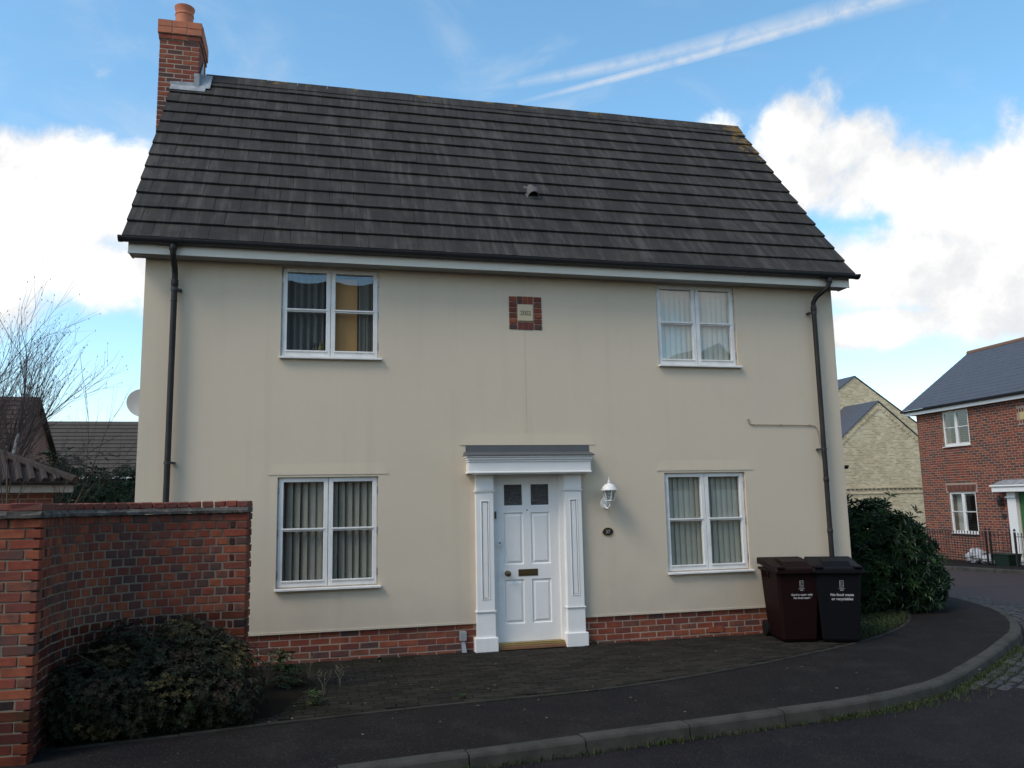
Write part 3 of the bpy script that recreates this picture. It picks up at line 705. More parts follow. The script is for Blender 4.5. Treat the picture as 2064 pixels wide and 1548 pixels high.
# chimney
CX0, CX1, CY0, CY1 = -2.335, -1.772, 2.27, 2.99
mb = MB(); mb.box(CX0 + .0035, CX1 - .0035, CY0 + .0035, CY1 - .0035, -.1, 8.80)
chim = mb.build('chimney', M_mortar, house)
items = []; z = 8.72 - .0375; cI = 0
while z > .0:
    for face in ('f', 'r', 'l', 'b'):
        lo, hi = (CX0, CX1) if face in 'fb' else (CY0, CY1)
        a = lo - (.1125 if cI % 2 == (0 if face in 'fb' else 1) else 0)
        while a < hi - .01:
            p, q = max(a, lo), min(a + .215, hi)
            if q - p > .03:
                mid = (p + q) / 2
                if face == 'f': Mx = T(mid, CY0 + .05, z)
                elif face == 'b': Mx = T(mid, CY1 - .05, z)
                elif face == 'r': Mx = T(CX1 - .05, mid, z, math.pi / 2)
                else: Mx = T(CX0 + .05, mid, z, math.pi / 2)
                rank = {'f': 0, 'r': 8, 'l': 60, 'b': 90}[face] - z * (2 if face in 'fr' else 1)
                if not (face in 'rlb' and z < 6.5): items.append(((round(q - p, 2), .10, .065), Mx, pick((5, 4, 4, 4, 4)), rank))
            a += .225
    z -= .075; cI += 1
pieces(chim, 'brick', items, M_brick, .005, 240)
def ring_course(z0, z1, out_, mats_, name, lens=.215):
    x0, x1, y0, y1 = CX0 - out_, CX1 + out_, CY0 - out_, CY1 + out_
    q = MB(); q.box(x0 + .008, x1 - .008, y0 + .008, y1 - .008, z0 - .002, z1 - .006); core = q.build(name, M_mortar, chim)
    for face in 'frlb':
        lo, hi = (x0, x1) if face in 'fb' else (y0 + .1, y1 - .1)
        k = max(1, round((hi - lo) / .225)); stp = (hi - lo) / k
        for i in range(k):
            mid = lo + stp * (i + .5); dims = (stp - .008, .10, z1 - z0 - .006)
            Mx = {'f': T(mid, y0 + .05, (z0 + z1) / 2), 'b': T(mid, y1 - .05, (z0 + z1) / 2), 'r': T(x1 - .05, mid, (z0 + z1) / 2, math.pi / 2), 'l': T(x0 + .05, mid, (z0 + z1) / 2, math.pi / 2)}[face]
            me, v, f = shape('cap_brick', tuple(round(t, 3) for t in dims), mats_, i % len(mats_), .005, i % 3 + (0 if mats_ is M_brick else 5))
            link('brick', me, chim, Mx)
ring_course(8.725, 8.805, .018, M_brick, 'corbel'); ring_course(8.812, 8.915, .034, [M_orange], 'cap_course'); ring_course(8.918, 9.03, .034, [M_orange], 'cap_course')
mb = MB(); mb.box(CX0 + .02, CX1 - .02, CY0 + .02, CY1 - .02, 9.02, 9.05, 0, .012); mb.build('flaunching', M_mortar_d, chim)
mb = MB(); mb.lathe([(.140, 9.03), (.143, 9.06), (.130, 9.09), (.130, 9.33), (.138, 9.34), (.138, 9.36), (.131, 9.37), (.134, 9.42), (.148, 9.455), (.15, 9.475), (.13, 9.48), (.118, 9.44), (.112, 9.2)], (-2.062, 2.64, 0), 28)
mb.build('chimney_pot', M_clay, chim, True)
# lead flashing: apron on the slope, upstand on the front, soaker up the right side
zr = lambda y: EZ + (y - EY) * (RZ - EZ) / (RY - EY)
mb = MB(); off = nrm * .038
A = [Vector((x, y, zr(y))) + off for x, y in ((-2.15, CY0 - .085), (-1.66, CY0 - .085), (-1.66, CY0 + .02), (-2.15, CY0 + .02))]
mb.quad(*A); mb.quad((-2.17, CY0 - .012, zr(CY0) + .04), (-1.76, CY0 - .012, zr(CY0) + .04), (-1.76, CY0 - .012, zr(CY0) + .11), (-2.17, CY0 - .012, zr(CY0) + .09))
for y0, y1 in ((CY0 - .012, CY0 + .14), (CY0 + .14, RY + .08)):
    za, zb = min(zr(y0), RZ + .06), min(zr(y1), RZ + .06); mb.quad((-1.757, y0, za + .03), (-1.757, y1, zb + .03), (-1.757, y1, zb + .22), (-1.757, y0, za + .20))
B_ = [Vector((x, y, zr(y))) + nrm * .040 for x, y in ((-1.76, CY0 - .01), (-1.60, CY0 - .01), (-1.60, RY - .02), (-1.76, RY - .02))]; mb.quad(*B_)
mb.quad((-1.83, CY0 - .014, zr(CY0) + .02), (-1.755, CY0 - .014, zr(CY0) + .02), (-1.755, CY0 - .014, zr(CY0) + .25), (-1.83, CY0 - .014, zr(CY0) + .25))
fl = mb.build('flashing', M_lead, chim)
sm = fl.modifiers.new('thickness', 'SOLIDIFY'); sm.thickness = .004; sm.offset = 1

# windows ------------------------------------------------------------------
def window(root, x0, x1, z0, z1, y=0, rec=.045, M=None, bow=.0, name='window', hinges=True, mats=(M_upvc, M_glass)):
    """two side-hung casements, each with a glazing bar; frame is the part, the rest are its sub-parts"""
    J, Gm = mats
    yf = y + rec; mb = MB(); fw = .022
    mb.box(x0, x0 + fw, yf, yf + .07, z0, z1); mb.box(x1 - fw, x1, yf, yf + .07, z0, z1); mb.box(x0 + fw, x1 - fw, yf, yf + .07, z1 - fw, z1); mb.box(x0 + fw, x1 - fw, yf, yf + .07, z0, z0 + .02)
    cxm = (x0 + x1) / 2; mb.box(cxm - .02, cxm + .02, yf + .02, yf + .07, z0 + .02, z1 - fw)
    fr = mb.build(name, J, root)
    q = MB(); q.box(x0 - .012, x1 + .035, y - .055, yf + .02, z0 - .027, z0 - .001, 0, .004); q.build('sill', J, fr)
    for s_, a, b in ((0, x0 + fw - .006, cxm - .003), (1, cxm + .003, x1 - fw + .006)):
        st, tr_, br = .052, .045, .068; yc0, yc1 = yf - .014, yf + .045; za, zb = z0 + .012, z1 - .012
        q = MB(); q.box(a, a + st, yc0, yc1, za, zb, 0, .003); q.box(b - st, b, yc0, yc1, za, zb, 0, .003)
        q.box(a + st, b - st, yc0, yc1, zb - tr_, zb, 0, .003); q.box(a + st, b - st, yc0, yc1, za, za + br, 0, .003)
        q.box(a + st - .012, b - st + .012, yc0 - .012, yc0 + .01, za + br - .012, za + br + .006, 0, .003)   # drip bead
        q.build('casement', J, fr)
        zm = (z0 + z1) / 2 + .02
        q = MB(); q.box(a + st, b - st, yc0 + .006, yc1 - .004, zm - .012, zm + .012); q.box(a + st - .012, b - st + .012, yc0 - .010, yc0 + .006, zm + .004, zm + .024, 0, .003); q.build('glazing_bar', J, fr)
        for pz0, pz1 in ((za + br - .004, zm - .01), (zm + .01, zb - tr_ + .004)):
            q = MB(); n_ = 8; sg = bow
            for j in range(n_ + 1):
                for i in range(n_ + 1):
                    u_, v_ = i / n_, j / n_; q.v.append((a + st - .004 + (b - a - 2 * st + .008) * u_, yc0 + .026 + sg * (1 - (2 * u_ - 1) ** 2) * (1 - (2 * v_ - 1) ** 2), pz0 + (pz1 - pz0) * v_))
            for j in range(n_):
                for i in range(n_): k = j * (n_ + 1) + i; q.f.append((k, k + 1, k + n_ + 2, k + n_ + 1)); q.mi.append(0)
            q.build('pane', Gm, fr, True)
        if hinges:
            hx = a - .004 if s_ == 0 else b + .004
            for hz in (z0 + .16, (z0 + z1) / 2, z1 - .16):
                q = MB(); q.box(hx - .008, hx + .008, yc0 - .008, yc0 + .012, hz - .04, hz + .04); q.build('hinge', M_steel, fr)
    q = MB(); q.box(x0 + .001, x1 - .001, yf + .03, yf + .034, z1 - .02, z1 - .001); 
    return fr
for x0, x1, z0, z1, k in WIN: window(house, x0, x1, z0, z1, bow=-.0011 if k in ('ul', 'ur') else .0004)
# vertical blinds, curtain and things behind the glass
def blind(label, x0, x1, z0, z1, step, ang, mat_, jit=.1, y=.20, skip=()):
    root = thing('vertical_blind', label, 'blind', ((x0 + x1) / 2, y, z0), 0, 'vertical blinds behind the windows')
    q = MB(); q.box(-(x1 - x0) / 2, (x1 - x0) / 2, -.02, .02, z1 - z0, z1 - z0 + .03); q.build('head_rail', M_upvc, root)
    x = x0 + .04; i = 0
    while x < x1 - .03:
        a = ang + rnd.uniform(-jit, jit)
        if i not in skip:
            q = MB(); hw = .0445; zt = z1 - z0; lean = rnd.uniform(-.006, .006)
            pts = []
            for kz in (0, .5, 1):
                for t_ in (-1, -.33, .33, 1): pts.append((x - (x0 + x1) / 2 + math.cos(a) * hw * t_ + lean * (1 - kz), math.sin(a) * hw * t_ - .006 * (1 - t_ * t_), zt * kz))
            q.v = pts
            for kz in range(2):
                for t_ in range(3): b_ = kz * 4 + t_; q.f.append((b_, b_ + 1, b_ + 5, b_ + 4)); q.mi.append(0)
            q.build('slat', mat_, root, True)
        x += step; i += 1
blind('half open pale slatted blind behind the lower left window', -.40, .74, .86, 2.08, .086, -.5, M_blind, .22, .125)
blind('closed pale green slatted blind behind the lower right window', 4.46, 5.61, .86, 2.08, .078, .18, M_blind2, .07, .11)
blind('closed white slatted blind behind the upper right window', 4.46, 5.61, 3.57, 4.63, .078, .15, mat('blind_fabric_white', (.52, .53, .47), .9, .06, 10, .1, 200), .05, .11)
blind('slatted blind drawn to the right side of the upper left window', .50, .76, 3.57, 4.63, .03, 1.1, M_blind2, .15, .14)
q = MB(); NX = 60
for j in range(2):
    for i in range(NX + 1):
        x = -.40 + .50 * i / NX; q.v.append((x, .14 + .03 * math.sin(i * .62) + .012 * math.sin(i * .23), 3.57 + 1.05 * j))
for i in range(NX): q.f.append((i, i + 1, i + NX + 2, i + NX + 1)); q.mi.append(0)
tag(q.build('curtain', M_curtain, None, True), 'dark grey green curtain behind the left casement of the upper left window', 'curtain')
q = MB(); q.box(.17, .505, .14, .48, 2.46, 4.56, 0, .01); q.box(.335, .338, .137, .14, 2.5, 4.5)
tag(q.build('wardrobe', M_brown), 'tan brown wardrobe side seen through the upper left window', 'wardrobe')
q = MB(); q.lathe([(.022, 0), (.026, .02), (.018, .05), (.026, .07), (.022, .10), (.006, .115)], (-.02, .12, 3.625), 12); q.box(-.045, .005, .11, .13, 3.625, 3.632)
tag(q.build('ornament', M_blackpl, None, True), 'small black ornament on the sill of the upper left window', 'ornament')
q = MB(); q.lathe([(.024, 0), (.028, .03), (.022, .06), (.012, .075), (.014, .11), (.003, .12)], (.055, .12, 3.625), 12)
tag(q.build('bottle', mat('yellow_green', (.10, .10, .014), .4), None, True), 'small yellow green bottle on the sill of the upper left window', 'bottle')

# door -----------------------------------------------------------------------
DX0, DX1, DZ0, DZ1 = 2.195, 3.01, .075, 2.075
yd = .055
q = MB()
cols = [DX0, 2.302, 2.551, 2.648, 2.897, DX1]; rows_ = [DZ0, .285, .815, .995, 1.63, 1.711, 1.987, DZ1]
for i in range(5):
    for j in range(7):
        opening = i in (1, 3) and j in (1, 3, 5)
        if not opening: q.box(cols[i], cols[i + 1], yd, yd + .044, rows_[j], rows_[j + 1])
door = q.build('front_door', M_white, house)
for i in (1, 3):
    for j in (1, 3):
        a, b, c, e = cols[i], cols[i + 1], rows_[j], rows_[j + 1]; p = MB()
        def fr_(k, yy): return [(a + k, yy, c + k), (b - k, yy, c + k), (b - k, yy, e - k), (a + k, yy, e - k)]
        lv = [fr_(-.001, yd + .004), fr_(.012, yd + .016), fr_(.020, yd + .016), fr_(.045, yd + .004), ]
        for l0, l1 in zip(lv, lv[1:]):
            for t_ in range(4): p.quad(l0[t_], l0[(t_ + 1) % 4], l1[(t_ + 1) % 4], l1[t_])
        p.quad(*lv[-1]); p.build('panel', M_white, door)
    p = MB(); p.box(cols[i], cols[i + 1], yd + .014, yd + .022, rows_[5], rows_[6]); p.build('pane', M_glassd, door)
    p = MB(); a, b, c, e = cols[i], cols[i + 1], rows_[5], rows_[6]
    for bx in ((a, a + .009, c, e), (b - .009, b, c, e), (a + .009, b - .009, c, c + .009), (a + .009, b - .009, e - .009, e)): p.box(bx[0], bx[1], yd + .004, yd + .014, bx[2], bx[3])
    p.build('glazing_bead', M_white, door)
p = MB(); p.box(DX0 + .02, DX1 - .02, yd + .10, yd + .11, DZ0, DZ1); p.build('dark_backing', M_seam, door)  # dark sheet closing off the view behind the door panes
p = MB(); p.lathe([(.034, 0), (.034, .006), (.014, .010), (.012, .03), (.03, .042), (.036, .058), (.03, .074), (.012, .082), (.001, .083)], (0, 0, 0), 20, 0, Matrix.Translation((2.336, yd, .892)) @ Matrix.Rotation(R(90), 4, 'X')); p.build('door_knob', M_brass, door, True)
p = MB(); p.box(2.476, 2.726, yd - .006, yd + .001, .853, .937, 0, .003); p.box(2.50, 2.70, yd - .011, yd - .006, .872, .917, 0, .003); p.build('letter_plate', M_brass, door)
p = MB(); p.lathe([(.009, 0), (.009, .004), (.004, .006)], (0, 0, 0), 12, 0, Matrix.Translation((2.602, yd, 1.66)) @ Matrix.Rotation(R(90), 4, 'X')); p.build('spyhole', M_blackpl, door, True)
p = MB(); p.box(2.176, 2.196, -.006, .02, 1.56, 1.65); p.build('lock_plate', M_brass, door)
p = MB(); p.box(2.10, DX0, .01, .12, .02, 2.12); p.box(DX1, 3.10, .01, .12, .02, 2.12); p.box(DX0, DX1, .012, .12, DZ1, 2.12); p.build('frame', M_white, door)
p = MB(); p.box(2.215, 2.248, -.012, .0102, 1.222, 1.298, 0, .006); p.lathe([(.010, 0), (.010, .004)], (0, 0, 0), 14, 1, Matrix.Translation((2.2315, -.012, 1.268)) @ Matrix.Rotation(R(90), 4, 'X')); p.build('doorbell', [M_upvc, M_blackpl], door)
p = MB(); p.box(2.16, 3.04, -.06, .10, .0, .038, 0, .004); p.build('door_step', mat('hardwood_step', (.20, .10, .05), .7, .3, 12), door)
p = MB(); p.box(2.17, 3.03, -.035, .05, .038, .058, 0, .004); p.box(2.17, 3.03, -.012, .05, .058, .074, 0, .004); p.build('threshold', M_gold, door)
# surround
def pilaster(x0, x1):
    q = MB(); yp_ = -.075
    q.box(x0 + .004, x1 - .004, yp_ + .02, .03, .16, 2.115)
    q.box(x0, x1, yp_, yp_ + .02, .16, .462); 
    pl, pr, pb, pt = x0 + .062, x1 - .062, .605, 1.785
    q.box(x0 + .006, pl, yp_, yp_ + .02, .474, 1.895); q.box(pr, x1 - .006, yp_, yp_ + .02, .474, 1.895); q.box(pl, pr, yp_, yp_ + .02, .474, pb); q.box(pl, pr, yp_, yp_ + .02, pt, 1.895)
    q.box(x0 + .003, x1 - .003, yp_ - .002, yp_ + .02, 1.912, 2.115)
    o_ = q.build('pilaster', M_white, house)
    for z_, e_ in ((.468, .012), (1.903, .012)):
        q = MB(); q.box(x0 - e_, x1 + e_, yp_ - .014, .03, z_ - .010, z_ + .004, 0, .003); q.box(x0 - e_ * .4, x1 + e_ * .4, yp_ - .007, .03, z_ - .022, z_ - .010, 0, .002); q.build('moulding', M_white, o_)
    q = MB(); e_ = .010
    for bx in ((pl, pl + e_, pb, pt), (pr - e_, pr, pb, pt), (pl + e_, pr - e_, pb, pb + e_), (pl + e_, pr - e_, pt - e_, pt)): q.box(bx[0], bx[1], yp_ - .006, yp_ + .012, bx[2], bx[3], 0, .002)
    q.box(pl + .02, pr - .02, yp_ + .004, yp_ + .019, pb + .02, pt - .02, 0, .003); q.build('panel', M_white, o_)
    q = MB(); q.box(x0 - .028, x1 + .028, yp_ - .028, .03, -.004, .162, 0, .006); q.build('plinth_block', M_white, o_)
pilaster(1.925, 2.150); pilaster(3.062, 3.285)
q = MB(); q.box(1.825, 3.375, -.20, .0, 2.125, 2.255); hood = q.build('door_hood', M_white, house)
q = MB(); q.box(1.815, 3.385, -.212, .0, 2.112, 2.132, 0, .004); q.box(1.815, 3.385, -.212, .0, 2.250, 2.272, 0, .004); q.box(1.805, 3.395, -.226, .0, 2.274, 2.300, 0, .006); q.box(1.792, 3.408, -.240, .0, 2.302, 2.330, 0, .006); q.build('cornice', M_white, hood)
q = MB(); q.box(1.90, 3.30, -.19, .0, 2.10, 2.114); q.build('soffit', M_white, hood)
q = MB(); x0, x1 = 1.785, 3.415
q.quad((x0, -.25, 2.336), (x1, -.25, 2.336), (3.43, -.004, 2.385), (1.80, -.004, 2.385)); q.quad((x0, -.25, 2.322), (x1, -.25, 2.322), (x1, -.25, 2.336), (x0, -.25, 2.336)); q.quad((1.82, -.006, 2.380), (3.425, -.006, 2.380), (3.425, -.006, 2.468), (1.82, -.006, 2.468))
q.quad((x0, -.004, 2.33), (x0, -.25, 2.322), (x0, -.25, 2.336), (1.80, -.004, 2.385)); q.quad((x1, -.25, 2.322), (x1, -.004, 2.33), (3.43, -.004, 2.385), (x1, -.25, 2.336))
q.build('lead_cover', mat('dark_lead', (.085, .090, .092), .6, .2, 9, .1, 30), hood)
# date plaque
q = MB(); q.box(2.408, 2.838, -.002, .05, 3.952, 4.390); plq = q.build('date_plaque', M_mortar, house)
pb_ = []
for k in range(6):
    z_ = 3.952 + .438 * (k + .5) / 6
    for xx in (2.408 + .049, 2.838 - .049): pb_.append(((.098, .06, .062), T(xx, .018, z_), pick((4, 3, 3, 4, 3)), 0))
for k in range(3):
    xx = 2.516 + .214 * (k + .5) / 3
    for z_ in (3.952 + .049, 4.390 - .049): pb_.append(((.062, .06, .096), T(xx, .018, z_), pick((4, 4, 2, 1, 2)), 0))
pieces(plq, 'brick', pb_, M_brick, .004)
q = MB(); q.box(2.521, 2.726, -.018, .02, 4.062, 4.282, 0, .008); q.build('date_stone', M_stone, plq)
text_mesh('lettering', '2002', .088, M_ink, plq, T(2.6235, -.0185, 4.165) @ Matrix.Rotation(R(90), 4, 'X') @ Matrix.Scale(.82, 4, (1, 0, 0)), bold=.0004)
# waste outlet by the door
q = MB(); q.box(1.722, 1.80, -.05, .02, .135, .242, 0, .004); ob = q.build('outlet_box', M_grey, house)
q = MB(); q.quad((1.742, -.02, .135), (1.782, -.02, .135), (1.80, -.055, .0), (1.745, -.055, .0)); q.quad((1.742, -.02, .135), (1.745, -.055, .0), (1.745, .02, .0), (1.742, .02, .135)); q.quad((1.80, -.055, 0), (1.782, -.02, .135), (1.782, .02, .135), (1.80, .02, 0)); q.build('spout', M_steel, ob)

# fixtures on the facade
q = MB(); pth = [(5.715, -.012, 2.800), (5.712, -.014, 2.765), (5.730, -.014, 2.742), (5.78, -.012, 2.736), (6.2, -.012, 2.733), (6.66, -.012, 2.730), (6.72, -.012, 2.722), (6.75, -.014, 2.68), (6.765, -.02, 2.58), (6.775, -.03, 2.42), (6.778, -.04, 2.3)]
q.tube(pth, .006, 6); q.lathe([(.016, 0), (.016, .02)], (0, 0, 0), 10, 0, Matrix.Translation((5.715, .002, 2.80)) @ Matrix.Rotation(R(90), 4, 'X'))
for cxx in (5.79, 6.20, 6.64): q.box(cxx - .008, cxx + .008, -.020, .001, 2.724, 2.744)
tag(q.build('cable', M_cable, None, True), 'thin beige cable clipped across the wall to the right downpipe', 'cable')
# lantern
lan = thing('wall_lantern', 'white carriage lantern with glass sides on the wall beside the door', 'lantern', (3.605, 0, 1.72))
q = MB(); q.lathe([(.001, 0), (.05, .0), (.046, .014), (.03, .02), (.001, .021)], (0, 0, 0), 18, 0, Matrix.Rotation(R(90), 4, 'X') @ Matrix.Scale(1.5, 4, (0, 1, 0))); q.build('back_plate', M_white, lan, True)
q = MB(); q.tube([(0, -.015, -.02), (.005, -.07, -.055), (.015, -.12, -.06), (.022, -.15, -.03), (.022, -.15, .02)], .012, 10); q.lathe([(.006, 0), (.02, .008), (.014, .02), (.022, .03)], (.022, -.15, -.005), 12); q.build('bracket_arm', M_white, lan, True)
lx, ly = .022, -.15
def hexring(r_, z): return [(lx + r_ * math.cos(math.pi / 6 + k * math.pi / 3), ly + r_ * math.sin(math.pi / 6 + k * math.pi / 3), z) for k in range(6)]
b0, b1 = hexring(.054, .035), hexring(.088, .165)
q = MB()
for k in range(6):
    q.tube([b0[k], b1[k]], .006, 6); q.tube([b0[k], b0[(k + 1) % 6]], .006, 6); q.tube([b1[k], b1[(k + 1) % 6]], .007, 6)
q.poly(hexring(.058, .028)[::-1]); q.poly(hexring(.058, .034)); q.build('cage', M_white, lan)
for k in range(6): q = MB(); q.quad(b0[k], b0[(k + 1) % 6], b1[(k + 1) % 6], b1[k]); q.build('pane', M_lampglass, lan)
q = MB(); q.lathe([(.016, .035), (.016, .09), (.024, .10), (.026, .125), (.018, .145), (.004, .15)], (lx, ly, 0), 12); q.build('bulb', mat('bulb_white', (.7, .7, .68), .3), lan, True)
q = MB(); q.lathe([(.112, .163), (.114, .172), (.092, .178), (.084, .20), (.07, .225), (.045, .243), (.02, .25), (.014, .256), (.020, .266), (.012, .276), (.014, .285), (.006, .295), (.008, .305), (.003, .33), (.001, .335)], (lx, ly, 0), 18); q.build('lantern_roof', M_white, lan, True)
# number plate
num = thing('house_number', 'oval black house number plate reading 37 in gold below the lantern', 'number plate', (3.643, 0, 1.363))
q = MB(); RX = Matrix.Rotation(R(90), 4, 'X'); q.lathe([(.001, 0), (.070, 0), (.070, .006), (.066, .009), (.001, .009)], (0, 0, 0), 32, 0, RX @ Matrix.Scale(.70, 4, (0, 1, 0))); q.build('plate', M_blackpl, num, True)
q = MB(); ring = [(.0725 * math.cos(t_ * math.pi / 20), -.007, .051 * math.sin(t_ * math.pi / 20)) for t_ in range(41)]; q.tube(ring, .0035, 6, caps=False); q.build('rim', M_gold, num, True)
text_mesh('lettering', '37', .062, mat('worn_gold', (.40, .36, .26), .5), num, T(0, -.0095, 0) @ RX)
# satellite dish on the gable end
dish = thing('satellite_dish', 'grey satellite dish on the far left gable of the cream house', 'dish', (-1.945, 1.6, 3.05))
Md = Matrix.Translation((-.27, -.02, .085)) @ Matrix.Rotation(R(18), 4, 'Z') @ Matrix.Rotation(R(76), 4, 'X')
q = MB(); q.lathe([(.002, .0), (.08, .006), (.15, .022), (.195, .040), (.197, .044), (.15, .028), (.08, .012), (.002, .006)], (0, 0, 0), 28, 0, Md); q.build('reflector', M_dish, dish, True)
q = MB(); q.tube([(-.002, .03, -.05), (-.14, .03, -.05), (-.2, .01, .0), (-.26, .0, .06)], .014, 8); q.box(-.012, 0, -.03, .09, -.11, .02); q.build('wall_bracket', M_blackp, dish)
q = MB(); q.tube([(-.27, -.02, -.06), (-.25, -.12, -.14), (-.23, -.19, -.12)], .010, 8); q.box(-.26, -.19, -.23, -.16, -.13, -.04, 0, .01); q.build('receiver_arm', M_blackp, dish)

# ------------------------------------------------------------------ wheelie bins
def bin_(label, loc, rz, mats_, texts, tsize, group='wheelie bins by the house corner'):
    root = thing('wheelie_bin', label, 'bin', loc, rz, group); Mb = mats_
    secs = [(.02, .205, -.30, .25), (.05, .215, -.315, .26), (.80, .262, -.375, .30), (.86, .272, -.385, .31)]   # z, half width, front y, back y
    q = MB()
    for z, hw, yf_, yb in secs:
        c_ = .03
        q.v += [(-hw + c_, yf_, z), (hw - c_, yf_, z), (hw, yf_ + c_, z), (hw, yb - c_, z), (hw - c_, yb, z), (-hw + c_, yb, z), (-hw, yb - c_, z), (-hw, yf_ + c_, z)]
    for j in range(len(secs) - 1):
        for k in range(8): q.f.append((j * 8 + k, j * 8 + (k + 1) % 8, (j + 1) * 8 + (k + 1) % 8, (j + 1) * 8 + k)); q.mi.append(0)
    q.f += [tuple(range(8))[::-1], tuple(24 + k for k in range(8))]; q.mi += [0, 0]
    body = q.build('body', Mb, root)
    q = MB(); q.box(-.285, .285, -.40, .325, .835, .868, 0, .008); 
    for s_ in (-1, 1):
        for yy in (-.05, .06, .17): q.box(s_ * .262 - .014, s_ * .262 + .014, yy - .012, yy + .012, .755, .836)
    q.build('rim', Mb, body)
    # lid: shallow tray rising to the back with a raised centre panel
    zf, zb = .872, .955; q = MB(); hw = .295
    def zl(y): return zf + (zb - zf) * (y + .42) / .73
    ys_ = [-.42, -.40, -.20, .10, .29, .31]
    prof = [(-1.0, -.035), (-1.0, .0), (-.93, .022), (-.55, .026), (0, .028), (.55, .026), (.93, .022), (1.0, 0), (1.0, -.035)]
    for i, y_ in enumerate(ys_):
        e_ = .0 if 0 < i < 5 else -.018
        for t_, dz in prof: q.v.append((hw * t_ * (1 if 0 < i < 5 else .97), y_, zl(y_) + (dz + e_ if dz > -.03 else dz)))
    L = len(prof)
    for i in range(len(ys_) - 1):
        for j in range(L - 1): a = i * L + j; q.f.append((a, a + 1, a + L + 1, a + L)); q.mi.append(0)
    q.f += [tuple(range(L))[::-1], tuple((len(ys_) - 1) * L + j for j in range(L))]; q.mi += [0, 0]
    lid = q.build('lid', Mb, root)
    q = MB(); za = [zl(-.36) + .024, zl(.12) + .024]
    q.v = [(-.17, -.36, za[0]), (.17, -.36, za[0]), (.12, .14, za[1]), (-.12, .14, za[1]), (-.15, -.24, za[0] + .062), (.15, -.24, za[0] + .062), (.11, .11, za[1] + .03), (-.11, .11, za[1] + .03)]
    q.f = [(4, 5, 6, 7), (0, 1, 5, 4), (1, 2, 6, 5), (2, 3, 7, 6), (3, 0, 4, 7)]; q.mi = [0] * 5; q.build('lid_panel', Mb, lid)
    for s_ in (-1, 1):
        q = MB(); q.box(s_ * .225 - .05, s_ * .225 + .05, -.435, -.31, zl(-.38) + .012, zl(-.38) + .045, 0, .01); q.build('lid_handle', Mb, lid)
    q = MB(); q.tube([(-.27, .355, .965), (.27, .355, .965)], .017, 10)
    for xx in (-.265, -.09, .09, .265): q.box(xx - .015, xx + .015, .28, .36, .90, .975, 0, .004)
    q.build('handle_bar', Mb, root)
    for s_ in (-1, 1):
        q = MB(); Mw = Matrix.Translation((s_ * .235, .27, .10)) @ Matrix.Rotation(R(90), 4, 'Y'); q.lathe([(.055, -.024), (.092, -.024), (.10, -.015), (.10, .015), (.092, .024), (.055, .024)], (0, 0, 0), 22, 0, Mw); wl = q.build('wheel', M_rubber, root, True)
        q = MB(); q.lathe([(.012, -.02), (.055, -.014), (.055, .014), (.012, .02)], (0, 0, 0), 14, 0, Mw); q.build('hub', Mb, wl, True)
    q = MB(); q.tube([(-.23, .27, .10), (.23, .27, .10)], .012, 8); q.build('axle', M_iron, root)
    # printed marks on the front
    tilt = math.atan2(.06, .75)
    def onf(x, z, lift=.0012): return T(x, -.315 - (z - .05) * .08 - lift, z) @ Matrix.Rotation(R(90) + tilt, 4, 'X')
    for i, tx in enumerate(texts): text_mesh('lettering', tx, tsize, M_print, body, onf(.03, .575 - i * tsize * 1.12), bold=.0009)
    q = MB(); B_ = onf(.03, .705)
    for bx in ((-.022, .022, .036, .040), (-.022, .022, -.040, -.036), (-.022, -.018, -.036, .036), (.018, .022, -.036, .036)): q.quad(*[B_ @ Vector(p) for p in ((bx[0], bx[2], 0), (bx[1], bx[2], 0), (bx[1], bx[3], 0), (bx[0], bx[3], 0))])
    for cen, rr, t0, t1 in (((0, .012), .013, .3, 5.2), ((.0, -.012), .012, 2.2, 6.6)):
        for k in range(10):
            a0, a1 = t0 + (t1 - t0) * k / 10, t0 + (t1 - t0) * (k + 1) / 10
            q.quad(*[B_ @ Vector((cen[0] + r_ * math.cos(a_), cen[1] + r_ * math.sin(a_), 0)) for a_, r_ in ((a0, rr - .003), (a1, rr - .003), (a1, rr), (a0, rr))])
    B2 = onf(.03, .632); q.quad(*[B2 @ Vector(p) for p in ((-.018, -.006, 0), (.018, -.006, 0), (.018, .003, 0), (-.018, .003, 0))])
    q.build('emblem', M_print, body); text_mesh('lettering', 'Colchester', .017, M_print, body, onf(.03, .650))
    return root
bin_('brown wheelie bin lettered Garden waste only', (5.85, -.51, 0), R(-13), M_binb, ('Garden waste only', 'No food waste'), .034)
bin_('black wheelie bin lettered No food waste or recyclables', (6.345, -.72, 0), R(-25), M_bink, ('No food waste', 'or recyclables'), .044)

